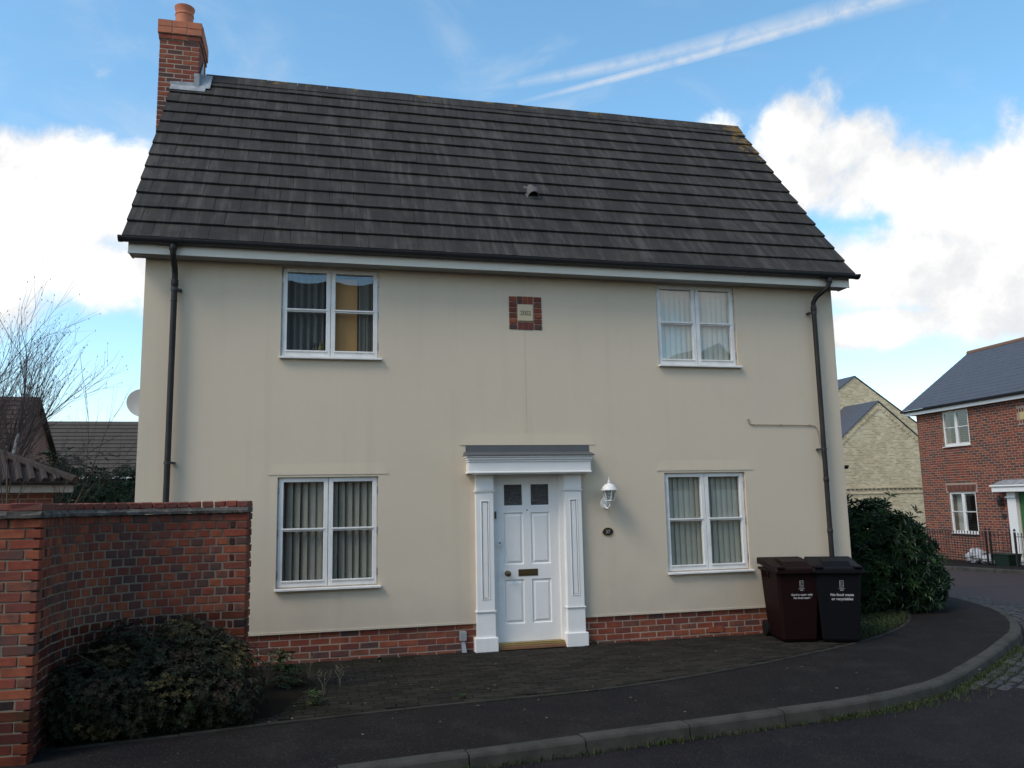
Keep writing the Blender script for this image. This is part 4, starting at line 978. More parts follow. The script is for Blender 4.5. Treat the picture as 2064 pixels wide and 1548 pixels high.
# ------------------------------------------------------------------ curved garden wall
wall_pts = [(-.60, -1.80), (-.913, -1.775), (-1.25, -1.84), (-1.54, -1.95), (-1.79, -2.14), (-1.925, -2.40), (-1.965, -2.72), (-1.955, -3.02), (-1.93, -3.245)]
gw = thing('garden_wall', 'curved red brick garden wall with brick coping on the left', 'wall')
WP = Path(spline(wall_pts, .05))       # runs from the free end to the corner, brick face on its left-hand (camera) side
TH = .215; ZC = 1.715
def wside(path, s_): p, tg, nr = path.at(s_); return p, tg, nr      # nr points towards the camera side
LP = Path([Vector((-1.935, -3.245, 0)), Vector((-4.4, -3.06, 0))])
def sweep(path, prof, name, mats_, parent, n=60, s0=0, s1=None, jit=0, closed=True):
    s1 = path.L if s1 is None else s1; mb = MB(); L = len(prof)
    for i in range(n + 1):
        p, tg, nr = path.at(s0 + (s1 - s0) * i / n)
        for o_, z in prof: q = p + nr * (o_ + (rnd.uniform(-jit, jit) if jit else 0)); mb.v.append((q.x, q.y, z + (rnd.uniform(-jit, jit) if jit else 0)))
    for i in range(n):
        for j in range(L): a, b = i * L + j, i * L + (j + 1) % L; mb.f.append((a, a + L, b + L, b)); mb.mi.append(0)
    mb.f += [tuple(range(L)), tuple(n * L + j for j in range(L))[::-1]]; mb.mi += [0, 0]
    return mb.build(name, mats_, parent)
core = [(-.0068, -.1), (-.0068, ZC), (-TH, ZC), (-TH, -.1)]
wc = sweep(WP, core, 'mortar_core', M_mortar_d, gw, 60, .012, WP.L - .115)
lc = sweep(LP, core, 'mortar_core', M_mortar_d, gw, 20, .05)
items = []
z = ZC - .0375; cI = 0
sunlit = (4, 4, 3, 3, 2)
while z > -.02:
    s_ = 0.0; seq = []
    if cI % 2 == 0: seq.append(.215)
    else: seq += [.1025, .05]
    tot_ = sum(seq) + .01 * len(seq)
    END = WP.L - .112
    while tot_ < END - .17: seq.append(.1025); tot_ += .1125
    seq.append(END - tot_)
    for L in seq:
        c_ = min(s_ + L / 2, WP.L); p, tg, nr = WP.at(c_)
        if L > .035 and s_ < WP.L:
            q = p - nr * (.051 + rnd.uniform(-.0012, .0012))
            vis = (1.0 - z) if z < 1.0 else 0
            items.append(((round(L, 2), .10, .065), T(q.x, q.y, z + rnd.uniform(-.002, .002), math.atan2(tg.y, tg.x) + rnd.uniform(-.01, .01)), pick((5, 4, 4, 4, 3)), vis * 3 + .1 * c_))
        s_ += L + .0095
    a = 0 if cI % 2 == 0 else -.1125; s_ = a
    while s_ < LP.L - .1:
        x0_, x1_ = max(s_, 0), s_ + .215
        if x1_ - x0_ > .05:
            p, tg, nr = LP.at((x0_ + x1_) / 2); q = p - nr * (.051 + rnd.uniform(-.002, .002))
            items.append(((round(x1_ - x0_, 2), .10, .065), T(q.x, q.y, z, math.atan2(tg.y, tg.x)), pick((4, 6, 3, 2, 5)), (0 if p.x > -2.6 else 50) + (1 - z if z < .5 else 0)))
        s_ += .225
    z -= .075; cI += 1
pieces(gw, 'brick', items, M_wallbrick, .007, 300)
# free end of the wall: header faces
p, tg, nr = WP.at(0); k = 0; z = ZC - .0375; ei = []
while z > -.02:
    if k % 2 == 1: q = p - nr * .155 + tg * .05; ei.append(((.10, .10, .065), T(q.x, q.y, z, math.atan2(tg.y, tg.x)), pick((5, 4, 4, 3, 3)), z))
    else: q = p - nr * .155 + tg * .10; ei.append(((.21, .10, .065), T(q.x, q.y, z, math.atan2(tg.y, tg.x)), pick((5, 4, 4, 3, 3)), z))
    z -= .075; k += 1
pieces(gw, 'brick', ei, M_wallbrick, .006)
for path, n_, s0_ in ((WP, 110, -.02), (LP, 60, 0)):
    sweep(path, [(.028, ZC + .002), (.030, ZC + .026), (.012, ZC + .040), (.004, ZC + .054), (-TH - .02, ZC + .054), (-TH - .03, ZC + .002)], 'tile_creasing', M_crease, gw, n_, jit=.004)
for path, stp in ((WP, .1045), (LP, .2245)):
    s_ = 0
    while s_ < path.L - .02:
        L = min(stp, path.L - s_) - .006; p, tg, nr = path.at(s_ + L / 2); q = p - nr * (TH / 2 + .005)
        me, v, f = shape('coping_brick', (round(L, 3), TH + .0, .054), M_coping, pick((3, 2)), .007, rnd.randrange(3))
        link('coping_brick', me, gw, T(q.x, q.y, ZC + .054 + .027 + rnd.uniform(-.002, .002), math.atan2(tg.y, tg.x) + rnd.uniform(-.01, .01))); s_ += stp

# ------------------------------------------------------------------ plants
def rosette(mb, c, nrm_, n, ln, wd, mi, spread=.9, jit=.35, r_=rnd):
    nrm_ = Vector(nrm_).normalized(); a = nrm_.orthogonal().normalized(); b = nrm_.cross(a); ph = r_.uniform(0, 6.28)
    for k in range(n):
        th = ph + 6.283 * k / n + r_.uniform(-jit, jit); dr = (a * math.cos(th) + b * math.sin(th)) * spread + nrm_ * r_.uniform(.15, .75); dr.normalize()
        sd = dr.cross(nrm_); sd = sd.normalized() if sd.length > 1e-3 else a
        L = ln * r_.uniform(.7, 1.2); wv = sd * wd * .5; up = nrm_ * (L * .10)
        p0 = Vector(c); p1 = p0 + dr * L * .5; p2 = p0 + dr * L - up * .9
        mb.poly([p0, p1 + wv + up, p2], mi); mb.poly([p0, p2, p1 - wv + up], mi)
def lump_points(n, blobs_, r_, shell=.65):
    """random points near the surface of a union of ellipsoids, with outward normals"""
    out_ = []; wts = [a[3] * a[4] + a[4] * a[5] + a[3] * a[5] for a in blobs_]
    tot = sum(wts)
    while len(out_) < n:
        x = r_.random() * tot
        for B_, w_ in zip(blobs_, wts):
            x -= w_
            if x <= 0: break
        u = Vector((r_.gauss(0, 1), r_.gauss(0, 1), r_.gauss(0, 1))).normalized(); k = shell + (1 - shell) * r_.random() ** .5
        k *= 1 + .17 * math.sin(u.x * 7 + B_[0] * 5) * math.cos(u.z * 6 + u.y * 5) + (r_.random() ** 6) * .28
        p = Vector((B_[0] + u.x * B_[3] * k, B_[1] + u.y * B_[4] * k, B_[2] + u.z * B_[5] * k))
        if p.z < .02 + H(p.x, p.y): continue
        deep = False
        for C_ in blobs_:
            if C_ is B_: continue
            if ((p.x - C_[0]) / C_[3]) ** 2 + ((p.y - C_[1]) / C_[4]) ** 2 + ((p.z - C_[2]) / C_[5]) ** 2 < .30: deep = True; break
        if deep: continue
        nn = Vector((u.x / B_[3], u.y / B_[4], u.z / B_[5])).normalized(); out_.append((p, nn))
    return out_
def stems(mb, base, tips, r0, r_, n=5, bend=.12):
    for t_ in tips:
        t_ = Vector(t_); b_ = Vector(base) + Vector((r_.uniform(-.06, .06), r_.uniform(-.06, .06), 0)); md = b_.lerp(t_, .5) + Vector((r_.uniform(-bend, bend), r_.uniform(-bend, bend), r_.uniform(0, bend)))
        mb.tube([b_, b_.lerp(md, .6), md, t_], [r0, r0 * .8, r0 * .55, r0 * .2], n)
# low shrub below the garden wall
r1 = random.Random(3)
sh = thing('shrub', 'low spreading shrub with yellow and bronze leaf tips below the brick wall', 'shrub', (-1.16, -2.27, 0)); sh.scale = (.92, .92, .88)
bl = [(.15, .10, .46, .46, .34, .40), (-.30, -.05, .45, .48, .34, .40), (.42, -.02, .38, .38, .34, .38), (-.62, -.42, .34, .40, .34, .34), (.05, -.32, .32, .52, .30, .32), (.48, -.25, .24, .34, .28, .28), (-.38, -.42, .28, .42, .26, .30), (.06, .12, .68, .26, .22, .24), (.40, .16, .54, .20, .20, .22), (-.42, .02, .74, .20, .18, .20)]
mb = MB()
for p, nn in lump_points(5200, bl, r1, .68):
    nz = Vector((nn.x * .7, nn.y * .7, nn.z * .7 + .55)); k = math.sin(p.x * 6.1 + 1) * math.cos(p.y * 5 + p.z * 7)
    mi = (1 if r1.random() < .5 else 4) if k > .45 else (2 if k < -.5 and r1.random() < .6 else (0 if r1.random() < .6 else 3))
    rosette(mb, p, nz, 8, .038, .0095, mi, r_=r1)
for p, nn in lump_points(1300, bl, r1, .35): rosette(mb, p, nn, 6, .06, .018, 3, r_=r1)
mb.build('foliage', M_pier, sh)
q = MB(); stems(q, (0, 0, 0), [(b_[0] + r1.uniform(-.2, .2), b_[1] + r1.uniform(-.15, .15), b_[2] + b_[5] * r1.uniform(.5, 1.25)) for b_ in bl for _ in range(5)], .011, r1); q.build('stem', M_stem, sh)
# dark hedge-like shrub at the house end
def bush(name, label, loc, bl_, n, ln, wd, mats_, seed, per=7, ws=(4, 3, 4), inner=.35, cat='shrub', stem_r=.03):
    r_ = random.Random(seed); root = thing(name, label, cat, loc)
    mb_ = MB(); Lp = [(b_[0] + loc[0], b_[1] + loc[1], b_[2] + loc[2], *b_[3:]) for b_ in bl_]
    for p, nn in lump_points(n, Lp, r_, .74):
        p = p - Vector(loc); mi = 0; x = r_.random() * sum(ws)
        for i, a in enumerate(ws):
            x -= a
            if x <= 0: mi = i; break
        rosette(mb_, p, Vector((nn.x, nn.y, nn.z + .35)), per, ln, wd, mi, .95, .4, r_)
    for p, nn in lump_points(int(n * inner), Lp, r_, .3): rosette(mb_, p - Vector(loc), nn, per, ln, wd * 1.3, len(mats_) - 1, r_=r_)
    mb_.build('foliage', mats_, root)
    q_ = MB(); stems(q_, (0, 0, 0), [(b_[0] + r_.uniform(-.2, .2), b_[1] + r_.uniform(-.2, .2), b_[2] + b_[5] * .4) for b_ in bl_ for _ in range(3)], stem_r, r_, 6, .2); q_.build('stem', M_stem, root)
    return root
bush('hedge_shrub', 'large dark evergreen shrub with narrow leaves right of the wheelie bins', (8.4, 1.55, -.02),
     [(-.55, .1, .78, .62, .72, .88), (.15, -.1, .78, .75, .75, .85), (.75, .25, .68, .62, .7, .70), (1.02, .55, .52, .52, .6, .55), (.35, -.45, .46, .70, .45, .48), (-.35, -.38, .5, .62, .5, .52), (-.3, .4, 1.02, .55, .6, .66), (.85, -.05, .36, .5, .45, .38), (-.75, .5, 1.05, .4, .5, .62)], 3400, .135, .024, M_leaf, 11, 8)
bush('laurel', 'bright green leafy shrub showing behind the dark evergreen shrub', (8.75, 3.2, -.04), [(0, 0, 1.1, .55, .5, .80), (.25, .2, 1.0, .5, .5, .7)], 420, .14, .05, M_bright, 5, 5, (3, 2))
bush('yew_hedge', 'dark green conifer hedge behind the garden wall beside the gable', (-4.0, 10.5, .35), [(0, 0, 1.0, 1.5, .7, 1.35), (-1.6, .2, 1.1, 1.2, .7, 1.5), (1.3, .3, 1.0, 1.0, .7, 1.3), (-3, .3, 1.1, 1.3, .8, 1.6), (.6, 0, 1.5, .8, .6, .95)], 5200, .10, .03, M_dleaf, 8, 6, (3, 2), .3, 'hedge', .05)
bush('ivy_hedge', 'dark greenery below the white eaves of the brown roofed house', (-8.2, 19.5, 0), [(0, 0, 1.3, 2.0, .8, 1.7), (2.4, .4, 1.2, 1.6, .8, 1.6), (-2.6, 0, 1.3, 2.0, .8, 1.8), (-5, 0, 1.4, 2, .8, 1.9)], 2200, .26, .09, M_dleaf, 9, 6, (3, 2), .3, 'hedge', .06)
# bare birch and sapling behind the garden wall
def bare_tree(name, label, loc, trunks, seed, depth, twig_len, mats_, spread=.5, catkins=True, scale=1):
    r_ = random.Random(seed); root = thing(name, label, 'tree', loc); root.scale = (scale,) * 3; mt = MB(); mc = MB(); mk = MB()
    def grow(p, dr, L, rad, lev):
        pts = [Vector(p)]; d_ = Vector(dr).normalized(); n_ = 4 if lev < 2 else 3
        for i in range(n_):
            d_ = (d_ + Vector((r_.gauss(0, .09), r_.gauss(0, .09), r_.gauss(.02, .07)))).normalized(); pts.append(pts[-1] + d_ * L / n_)
        rr = [rad * (1 - .62 * i / n_) for i in range(n_ + 1)]
        (mt if lev == 0 else mc).tube(pts, rr, 7 if lev == 0 else 5 if lev == 1 else 3, 0, False)
        if lev >= depth:
            if catkins and r_.random() < .55:
                e_ = pts[-1]; mk.tube([e_, e_ + Vector((r_.uniform(-.01, .01), r_.uniform(-.01, .01), -.03))], [.006, .004], 4)
            return
        nb = [0, 6, 7, 6, 4][min(lev + 1, 4)]
        for k in range(nb):
            lo_ = .45 if lev == 0 else .2; t_ = lo_ + (1 - lo_) * (k + r_.random()) / nb; i = min(int(t_ * n_), n_ - 1); bp = pts[i].lerp(pts[i + 1], t_ * n_ - i)
            ax = Vector((r_.gauss(0, 1), r_.gauss(0, 1), r_.gauss(0, .5))).normalized(); nd = (d_ * (1.0) + ax * spread * r_.uniform(.6, 1.25) + Vector((0, 0, .12))).normalized()
            grow(bp, nd, L * r_.uniform(.42, .66), max(.0027, rr[i] * .48), lev + 1)
        grow(pts[-1], d_, L * .5, max(.0027, rr[-1]), lev + 1)
    for b_, t_, rad in trunks: grow(Vector(b_) , Vector(t_) - Vector(b_), (Vector(t_) - Vector(b_)).length, rad, 0)
    mt.build('trunk', mats_[0], root, True); mc.build('crown', mats_[1], root)
    if mk.f: mk.build('catkins', mats_[1], root)['kind'] = 'stuff'
bare_tree('birch_tree', 'bare multi stemmed birch with pale trunks at the left edge', (-6.75, 9.0, 0), [((0, 0, 0), (-.25, -.1, 2.75), .065), ((.05, .05, 0), (.42, -.3, 2.8), .06), ((-.05, .02, 0), (-.75, .1, 2.6), .055), ((.08, -.05, 0), (.72, -.25, 2.35), .05), ((-.1, .05, 0), (-1.3, -.1, 2.4), .055), ((.02, -.02, 0), (.1, .1, 2.95), .055)], 21, 3, .5, (M_bark_w, M_twig), .52, scale=1.22)
bare_tree('sapling', 'bare leaning sapling with long thin shoots in front of the birch', (-4.35, 3.6, 0), [((0, 0, 0), (.75, -.35, 2.5), .024), ((0, 0, 0), (.95, -.5, 2.2), .018)], 5, 2, .5, (M_stem, M_twig), .42, False)
# weeds, grass, fallen bits
def blades(name, label, pts, cat, mats_, hmin, hmax, seed, kind='stuff', wd=.006):
    r_ = random.Random(seed); mb_ = MB()
    for (x, y, z) in pts:
        h = r_.uniform(hmin, hmax); a = r_.uniform(0, 6.28); ln_ = r_.uniform(.2, .9) * h; dx, dy = math.cos(a), math.sin(a); sx_, sy_ = -dy * wd, dx * wd; mi = r_.randrange(len(mats_))
        mb_.poly([(x - sx_, y - sy_, z - .005), (x + sx_, y + sy_, z - .005), (x + dx * ln_ * .4, y + dy * ln_ * .4, z + h * .7)], mi); mb_.poly([(x + dx * ln_ * .4 - sx_ * .6, y + dy * ln_ * .4 - sy_ * .6, z + h * .6), (x + dx * ln_ * .4 + sx_ * .6, y + dy * ln_ * .4 + sy_ * .6, z + h * .6), (x + dx * ln_, y + dy * ln_, z + h * .85)], mi)
    return tag(mb_.build(name, mats_), label, cat, kind=kind)
r2 = random.Random(14); pts = []
while len(pts) < 5200:
    x, y = r2.uniform(6.35, 8.7), r2.uniform(-1.1, 1.1)
    if y < edge_y(x) + .06 or x + y < 5.75 + .12 * math.sin(x * 9) or (x < 7.18 and y > -.05): continue
    if r2.random() < .25 + .6 * smooth((x - 6.4) / .6): pts.append((x, y, .0))
blades('grass', 'small patch of rough grass between the black bin and the hedge', pts, 'grass', M_grass, .03, .10, 4)
m = MB(); ex = [6.55 + i * .12 for i in range(20)]
for a, b in zip(ex, ex[1:]): m.quad((a, edge_y(a) + .03, .004), (b, edge_y(b) + .03, .004), (b, edge_y(b) + 1.3, .006), (a, edge_y(a) + 1.3, .006))
structure(m.build('verge', M_soil), 'bare earth under the small grass patch by the bins', 'verge')
pts = []
while len(pts) < 4600:
    s_ = sj - 2.2 + r2.random() * 9.2; k = math.sin(s_ * 3.1) + math.sin(s_ * 7.3 + 1) + .8 * math.sin(s_ * 1.3); lush = smooth((s_ - sj - 1.5) / 4)
    if r2.random() > .12 + .25 * max(0, k) + .5 * lush: continue
    p, tg, nr = KP.at(s_); q = p - nr * abs(r2.gauss(0, .02 + .16 * lush * r2.random() * 1.3)); pts.append((q.x, q.y, H(q.x, q.y) - .103))
blades('kerb_weeds', 'grass and moss growing in the gutter along the foot of the kerb', pts, 'weeds', M_grass, .012, .055, 6)
def weed(label, x, y, n_, h, seed, mats_=None, leaf=.05):
    r_ = random.Random(seed); root = thing('weed', label, 'weed', (x, y, 0), 0, 'weeds in the paving'); q_ = MB(); s__ = MB()
    for k in range(n_):
        a = r_.uniform(0, 6.28); rr = r_.uniform(0, h * .8); zz = r_.uniform(.01, h); p = Vector((rr * math.cos(a), rr * math.sin(a), zz)); rosette(q_, p, (math.cos(a) * .4, math.sin(a) * .4, 1), 5, leaf, leaf * .4, r_.randrange(3), r_=r_)
        if k % 3 == 0: s__.tube([(0, 0, 0), p * .5 + Vector((0, 0, .01)), p], [.003, .002, .001], 4)
    q_.build('foliage', mats_ or M_grass, root); s__.build('stem', M_straw, root)
weed('green weed clump at the corner of the brick plinth beside the garden wall', -.30, -.42, 60, .20, 1); weed('small green weed by the foot of the left pilaster', 3.36, -.08, 10, .05, 2, None, .035)
weed('green weed clump beside the right edge of the low shrub', -.22, -1.35, 70, .22, 3); weed('flat green weed in the paving below the lower left window', .75, -.30, 14, .04, 4, None, .03); weed('dry weed tuft by the edging strip in front of the door', 1.35, -2.3, 12, .04, 5, None, .03); weed('spreading weed on the left paving near the pavement', .02, -2.1, 40, .12, 6, None, .04)
for i, (x, y, h) in enumerate(((-.02, -.95, .26), (.28, -1.45, .20), (.12, -1.75, .22), (-.42, -1.25, .38))):
    q = MB(); r_ = random.Random(40 + i)
    for k in range(5):
        a = r_.uniform(0, 6.28); q.tube([(0, 0, 0), (.02 * math.cos(a), .02 * math.sin(a), h * .5), (.07 * math.cos(a), .07 * math.sin(a), h * r_.uniform(.7, 1))], [.003, .0025, .001], 4)
        for t_ in (.6, .8, .95): q.tube([(.06 * t_ * math.cos(a), .06 * t_ * math.sin(a), h * t_), (.06 * t_ * math.cos(a) + r_.uniform(-.04, .04), .06 * t_ * math.sin(a) + r_.uniform(-.04, .04), h * t_ + .03)], [.002, .001], 3)
    o = q.build('dry_stalk', M_straw); o.location = (x, y, 0)
    tag(o, ('pale dry stalks standing in front of the brick plinth', 'pale dry stalks on the left paving, the middle clump', 'pale dry stalks nearest the pavement on the left paving', 'tall dry stalk rising out of the low shrub')[i], 'stalk', 'dry stalks')
q = MB(); r_ = random.Random(9)
for k in range(420):
    x, y = r_.uniform(-1.4, 7.6), r_.uniform(-3.6, -.1)
    if y < edge_y(min(max(x, -2), 7.2)) and r_.random() < .6: continue
    if x > 1.2 and r_.random() < .6: continue
    s_ = r_.uniform(.006, .02); a = r_.uniform(0, 6.28); c, s2 = math.cos(a) * s_, math.sin(a) * s_; z = .012
    q.poly([(x + c, y + s2, z), (x - s2 * .4, y + c * .4, z + .006), (x - c, y - s2, z + .002), (x + s2 * .4, y - c * .4, z + .001)], r_.randrange(2))
tag(q.build('leaf_litter', [M_straw, mat('dead_leaf', (.12, .08, .045), .9)]), 'scattered dead leaf bits on the paving', 'litter', kind='stuff')

# ------------------------------------------------------------------ red brick house across the side road
rh = thing('brick_house', 'red brick house with blue slate roof and white windows on the right', 'house', (19.63, 13.35, -.31), R(-93.1))
# local frame: x along the facade towards the viewer, y into the house
RW = 8.95
RWIN = [(1.197, 2.352, .825, 2.10), (1.197, 2.352, 3.53, 4.64), (6.6, 7.755, .825, 2.10), (6.6, 7.755, 3.53, 4.64)]; RD = (4.02, 4.92, 0, 2.06)
mb = MB(); holed_wall(0, RW, -.4, 4.70, RWIN + [(RD[0], RD[1], -.5, RD[3])], .005, .3, mb); 
rw = mb.build('wall', M_mortar, rh)
mb = MB(); mb.box(0.01, .28, .30, 5.1, -.4, 4.7); mb.box(RW - .28, RW, .30, 5.1, -.4, 4.7); mb.box(.28, RW - .28, 4.82, 5.1, -.4, 4.7)
for xx in (.01, RW): mb.poly([(xx, .0, 4.7), (xx, 5.1, 4.7), (xx, 2.55, 6.7)][::(1 if xx > 1 else -1)])
mb.box(.28, RW - .28, .31, 4.8, 2.3, 2.4)
mb.build('side_wall', M_redfar, rh)
items = []; cI = 0; z = 4.66
opens = RWIN + [(RD[0] - .32, RD[1] + .32, -.5, 2.36), (4.25, 4.70, 3.97, 4.41)] + [(a[0] - .1, a[1] + .1, 2.11, 2.32) for a in RWIN if a[3] < 3]
while z > -.3:
    x = -(cI % 2) * .1125
    while x < RW - .01:
        segs = [(max(x, 0), min(x + .215, RW))]
        for o_ in opens:
            if o_[2] - .03 < z < o_[3] + .03:
                ns = []
                for a, b in segs:
                    if b <= o_[0] or a >= o_[1]: ns.append((a, b))
                    else:
                        if a < o_[0]: ns.append((a, o_[0]))
                        if b > o_[1]: ns.append((o_[1], b))
                segs = ns
        for a, b in segs:
            if b - a > .04: items.append(((round(b - a, 2), .10, .063), T((a + b) / 2, .05, z), pick((4, 3, 4, 4, 2)), (0 if 2.3 < a < 4.3 else 5) + abs(z - 2.2) + (20 if a > 4.3 else 0)))
        x += .225
    z -= .075; cI += 1
pieces(rw, 'brick', items, M_brick, .005, 300)
for a in RWIN[:1] + RWIN[2:3]:
    n_ = 19
    for k in range(n_):
        t_ = (k + .5) / n_; sk = (t_ - .5) * .5; me, v, f = shape('brick', (.056, .10, .205), M_brick, (4, 2, 3)[k % 3], .005, 9)
        link('brick', me, rw, Matrix.Translation((a[0] - .05 + (a[1] - a[0] + .1) * t_, .045, 2.215)) @ Matrix.Rotation(sk, 4, 'Y'))
for a in RWIN: window(rh, *a, y=.0, rec=.05, hinges=False)
def rp(name, f_, m_): q_ = MB(); f_(q_); return q_.build(name, m_, rh)
rp('interior', lambda q_: (q_.box(.29, RW - .29, 2.2, 2.25, -.1, 4.6)), M_inside)
for a, sw in ((RWIN[0], 1), (RWIN[1], 0)):
    if sw: rp('curtain', lambda q_: (q_.box(a[0] + .05, a[0] + .40, .24, .27, a[2], a[3]), q_.box(a[0], a[1], .2, .22, a[3] - .12, a[3])), mat('far_curtain', (.42, .42, .38), .9))
rp('fascia', lambda q_: q_.box(-.32, RW + .3, -.20, -.17, 4.66, 4.79), M_white); rp('soffit', lambda q_: q_.box(-.30, RW + .28, -.17, .30, 4.668, 4.70), M_white)
half_round(-.40, RW + .3, -.255, 4.82, .056).build('gutter', M_blackp, rh, True)
q = MB(); yr, zr_ = 2.55, 6.90
q.quad((-.35, -.28, 4.83), (RW + .3, -.28, 4.83), (RW + .3, yr, zr_), (-.35, yr, zr_)); q.quad((RW + .3, 5.4, 4.80), (-.35, 5.4, 4.80), (-.35, yr, zr_), (RW + .3, yr, zr_)); q.quad((-.35, -.28, 4.80), (-.35, -.28, 4.83), (-.35, yr, zr_), (-.35, yr, zr_ - .08)); q.quad((-.35, 5.4, 4.80), (-.35, yr, zr_ - .08), (-.35, yr, zr_), (-.35, 5.4, 4.83))
rr_ = q.build('roof', M_slate, rh)
dd = Vector((0, yr + .28, zr_ - 4.83)); sl_ = dd.length; dd.normalize(); nn_ = Vector((0, -dd.z, dd.y)); items = []; gs = .21; rI = 0
while rI * gs < sl_ - .02:
    x = -.36 - (rI % 2) * .15
    while x < 6.2:
        c = Vector((x + .15, -.28, 4.83)) + dd * (rI * gs + .13) + nn_ * .012
        if x > -.6: items.append(((.296 if x > -.4 else .146, .26, .009), Matrix.Translation(c + (Vector((.075, 0, 0)) if x < -.4 else Vector())) @ Matrix.Rotation(math.atan2(dd.z, dd.y) - .02 + rnd.uniform(-.006, .006), 4, 'X'), 0, rI + x * .1 + (0 if x < 5 else 40)))
        x += .3
    rI += 1
pieces(rr_, 'slate', items, [M_slate], .002, 300, 'slates')
q = MB(); q.tube([(-.36, yr, zr_ - .01), (RW + .3, yr, zr_ - .01)], .09, 10); q.build('ridge', mat('clay_ridge', (.16, .085, .05), .9), rr_)
rp('date_stone', lambda q_: q_.box(4.37, 4.58, -.01, .05, 4.08, 4.30, 0, .005), mat('far_stone', (.45, .36, .16), .9))
for k in range(5):
    for zz in (4.35, 4.03):
        me, v, f = shape('brick', (.056, .10, .105), M_brick, (0, 3, 2)[k % 3], .005, 9); link('brick', me, rw, T(4.29 + .0925 * k, .045, zz))
rp('door_hood', lambda q_: (q_.box(3.36, 5.55, -.30, .0, 2.07, 2.22, 0, .01), q_.box(3.33, 5.58, -.34, .0, 2.22, 2.27, 0, .01)), M_white)
rp('hood_lead', lambda q_: (q_.quad((3.40, -.33, 2.275), (5.5, -.33, 2.275), (5.42, .0, 2.42), (3.52, .0, 2.42)), q_.poly([(3.40, -.33, 2.275), (3.52, 0, 2.42), (3.40, 0, 2.275)])), M_lead)
for x0 in (3.68, 5.0): rp('pilaster', lambda q_: (q_.box(x0, x0 + .32, -.10, .02, -.1, 2.07, 0, .006), q_.box(x0 - .03, x0 + .35, -.14, .02, 1.90, 1.94, 0, .004), q_.box(x0 - .02, x0 + .34, -.13, .02, -.12, .2, 0, .004)), M_white)
rp('front_door', lambda q_: q_.box(RD[0], RD[1], .02, .07, -.05, 2.05), M_green)
rp('wall_lamp', lambda q_: (q_.lathe([(.02, 1.66), (.05, 1.68), (.08, 1.84), (.10, 1.85), (.02, 1.95)], (3.45, -.14, 0), 8), q_.box(3.43, 3.47, -.1, .01, 1.68, 1.72)), M_iron)
rp('number_plate', lambda q_: q_.lathe([(.10, 0), (.10, .015)], (0, 0, 0), 16, 0, Matrix.Translation((3.42, .004, 1.37)) @ Matrix.Rotation(R(90), 4, 'X') @ Matrix.Scale(.7, 4, (0, 1, 0))), M_iron)
# railings
def railing(label, a, b, gate_finial=True):
    root = thing('railing', label, 'railing', (19.63, 13.35, -.31), R(-93.1), 'black iron railings in front of the red brick house')
    A, B2 = Vector(a), Vector(b); L = (B2 - A).length; u = (B2 - A).normalized(); n_ = max(2, int(L / .115))
    for zz in (.16, .84):
        q_ = MB(); q_.tube([A + Vector((0, 0, zz)), B2 + Vector((0, 0, zz))], .013, 4); q_.build('rail', M_iron, root)
    for k in range(1, n_):
        p = A + u * (L * k / n_); q_ = MB(); q_.tube([p + Vector((0, 0, .06)), p + Vector((0, 0, .90))], .008, 5); q_.lathe([(.008, .88), (.02, .91), (.006, .945), (.001, .96)], tuple(p), 6); q_.build('bar', M_iron, root)
    for p in (A, B2): q_ = MB(); q_.box(p.x - .022, p.x + .022, p.y - .022, p.y + .022, -.02, .98); q_.lathe([(.02, .98), (.035, 1.01), (.01, 1.05), (.001, 1.06)], tuple(p), 8); q_.build('post', M_iron, root)
railing('black railing run in front of the lower window of the red brick house', (.4, -.8, .02), (3.55, -.8, .02)); railing('short black railing returning to the wall left of the green door', (3.62, -.72, .02), (3.62, -.05, .02)); railing('black railing run right of the path to the green door', (4.62, -.8, .02), (8.6, -.8, .02))
def lumpy(name, label, loc, sx_, sy_, sz_, mat_, seed, cat):
    r_ = random.Random(seed); q_ = MB(); N1, N2 = 14, 9; ph = [r_.uniform(0, 6) for _ in range(6)]
    for j in range(N2 + 1):
        for i in range(N1):
            th, fi = 6.283 * i / N1, math.pi * j / N2; u = Vector((math.sin(fi) * math.cos(th), math.sin(fi) * math.sin(th), -math.cos(fi))); k = 1 + .16 * math.sin(3 * th + ph[0] + 4 * fi) + .12 * math.sin(5 * th + ph[1]) * math.sin(fi * 3 + ph[2]) + r_.uniform(-.05, .05)
            q_.v.append((u.x * sx_ * k, u.y * sy_ * k, max(0, sz_ * (1 + u.z * k))))
    for j in range(N2):
        for i in range(N1): q_.f.append((j * N1 + i, j * N1 + (i + 1) % N1, (j + 1) * N1 + (i + 1) % N1, (j + 1) * N1 + i)); q_.mi.append(0)
    o_ = q_.build(name, mat_); o_.location = loc; return tag(o_, label, cat, 'white refuse bags behind the railings')
cz, sz0 = math.cos(R(-93.1)), math.sin(R(-93.1))
def RHW(u_, v_, z=0): return (19.63 + cz * u_ - sz0 * v_, 13.35 + sz0 * u_ + cz * v_, -.31 + z)
lumpy('refuse_bag', 'white refuse bag behind the railings, left and taller of the two', RHW(2.72, -.45), .30, .22, .21, M_bag, 3, 'bag'); lumpy('refuse_bag', 'white refuse bag behind the railings, right and flatter of the two', RHW(3.22, -.45), .28, .2, .14, M_bag, 5, 'bag')
gb = thing('recycling_box', 'dark green recycling box on the path by the green door', 'box', RHW(3.98, -.55), R(-93.1))
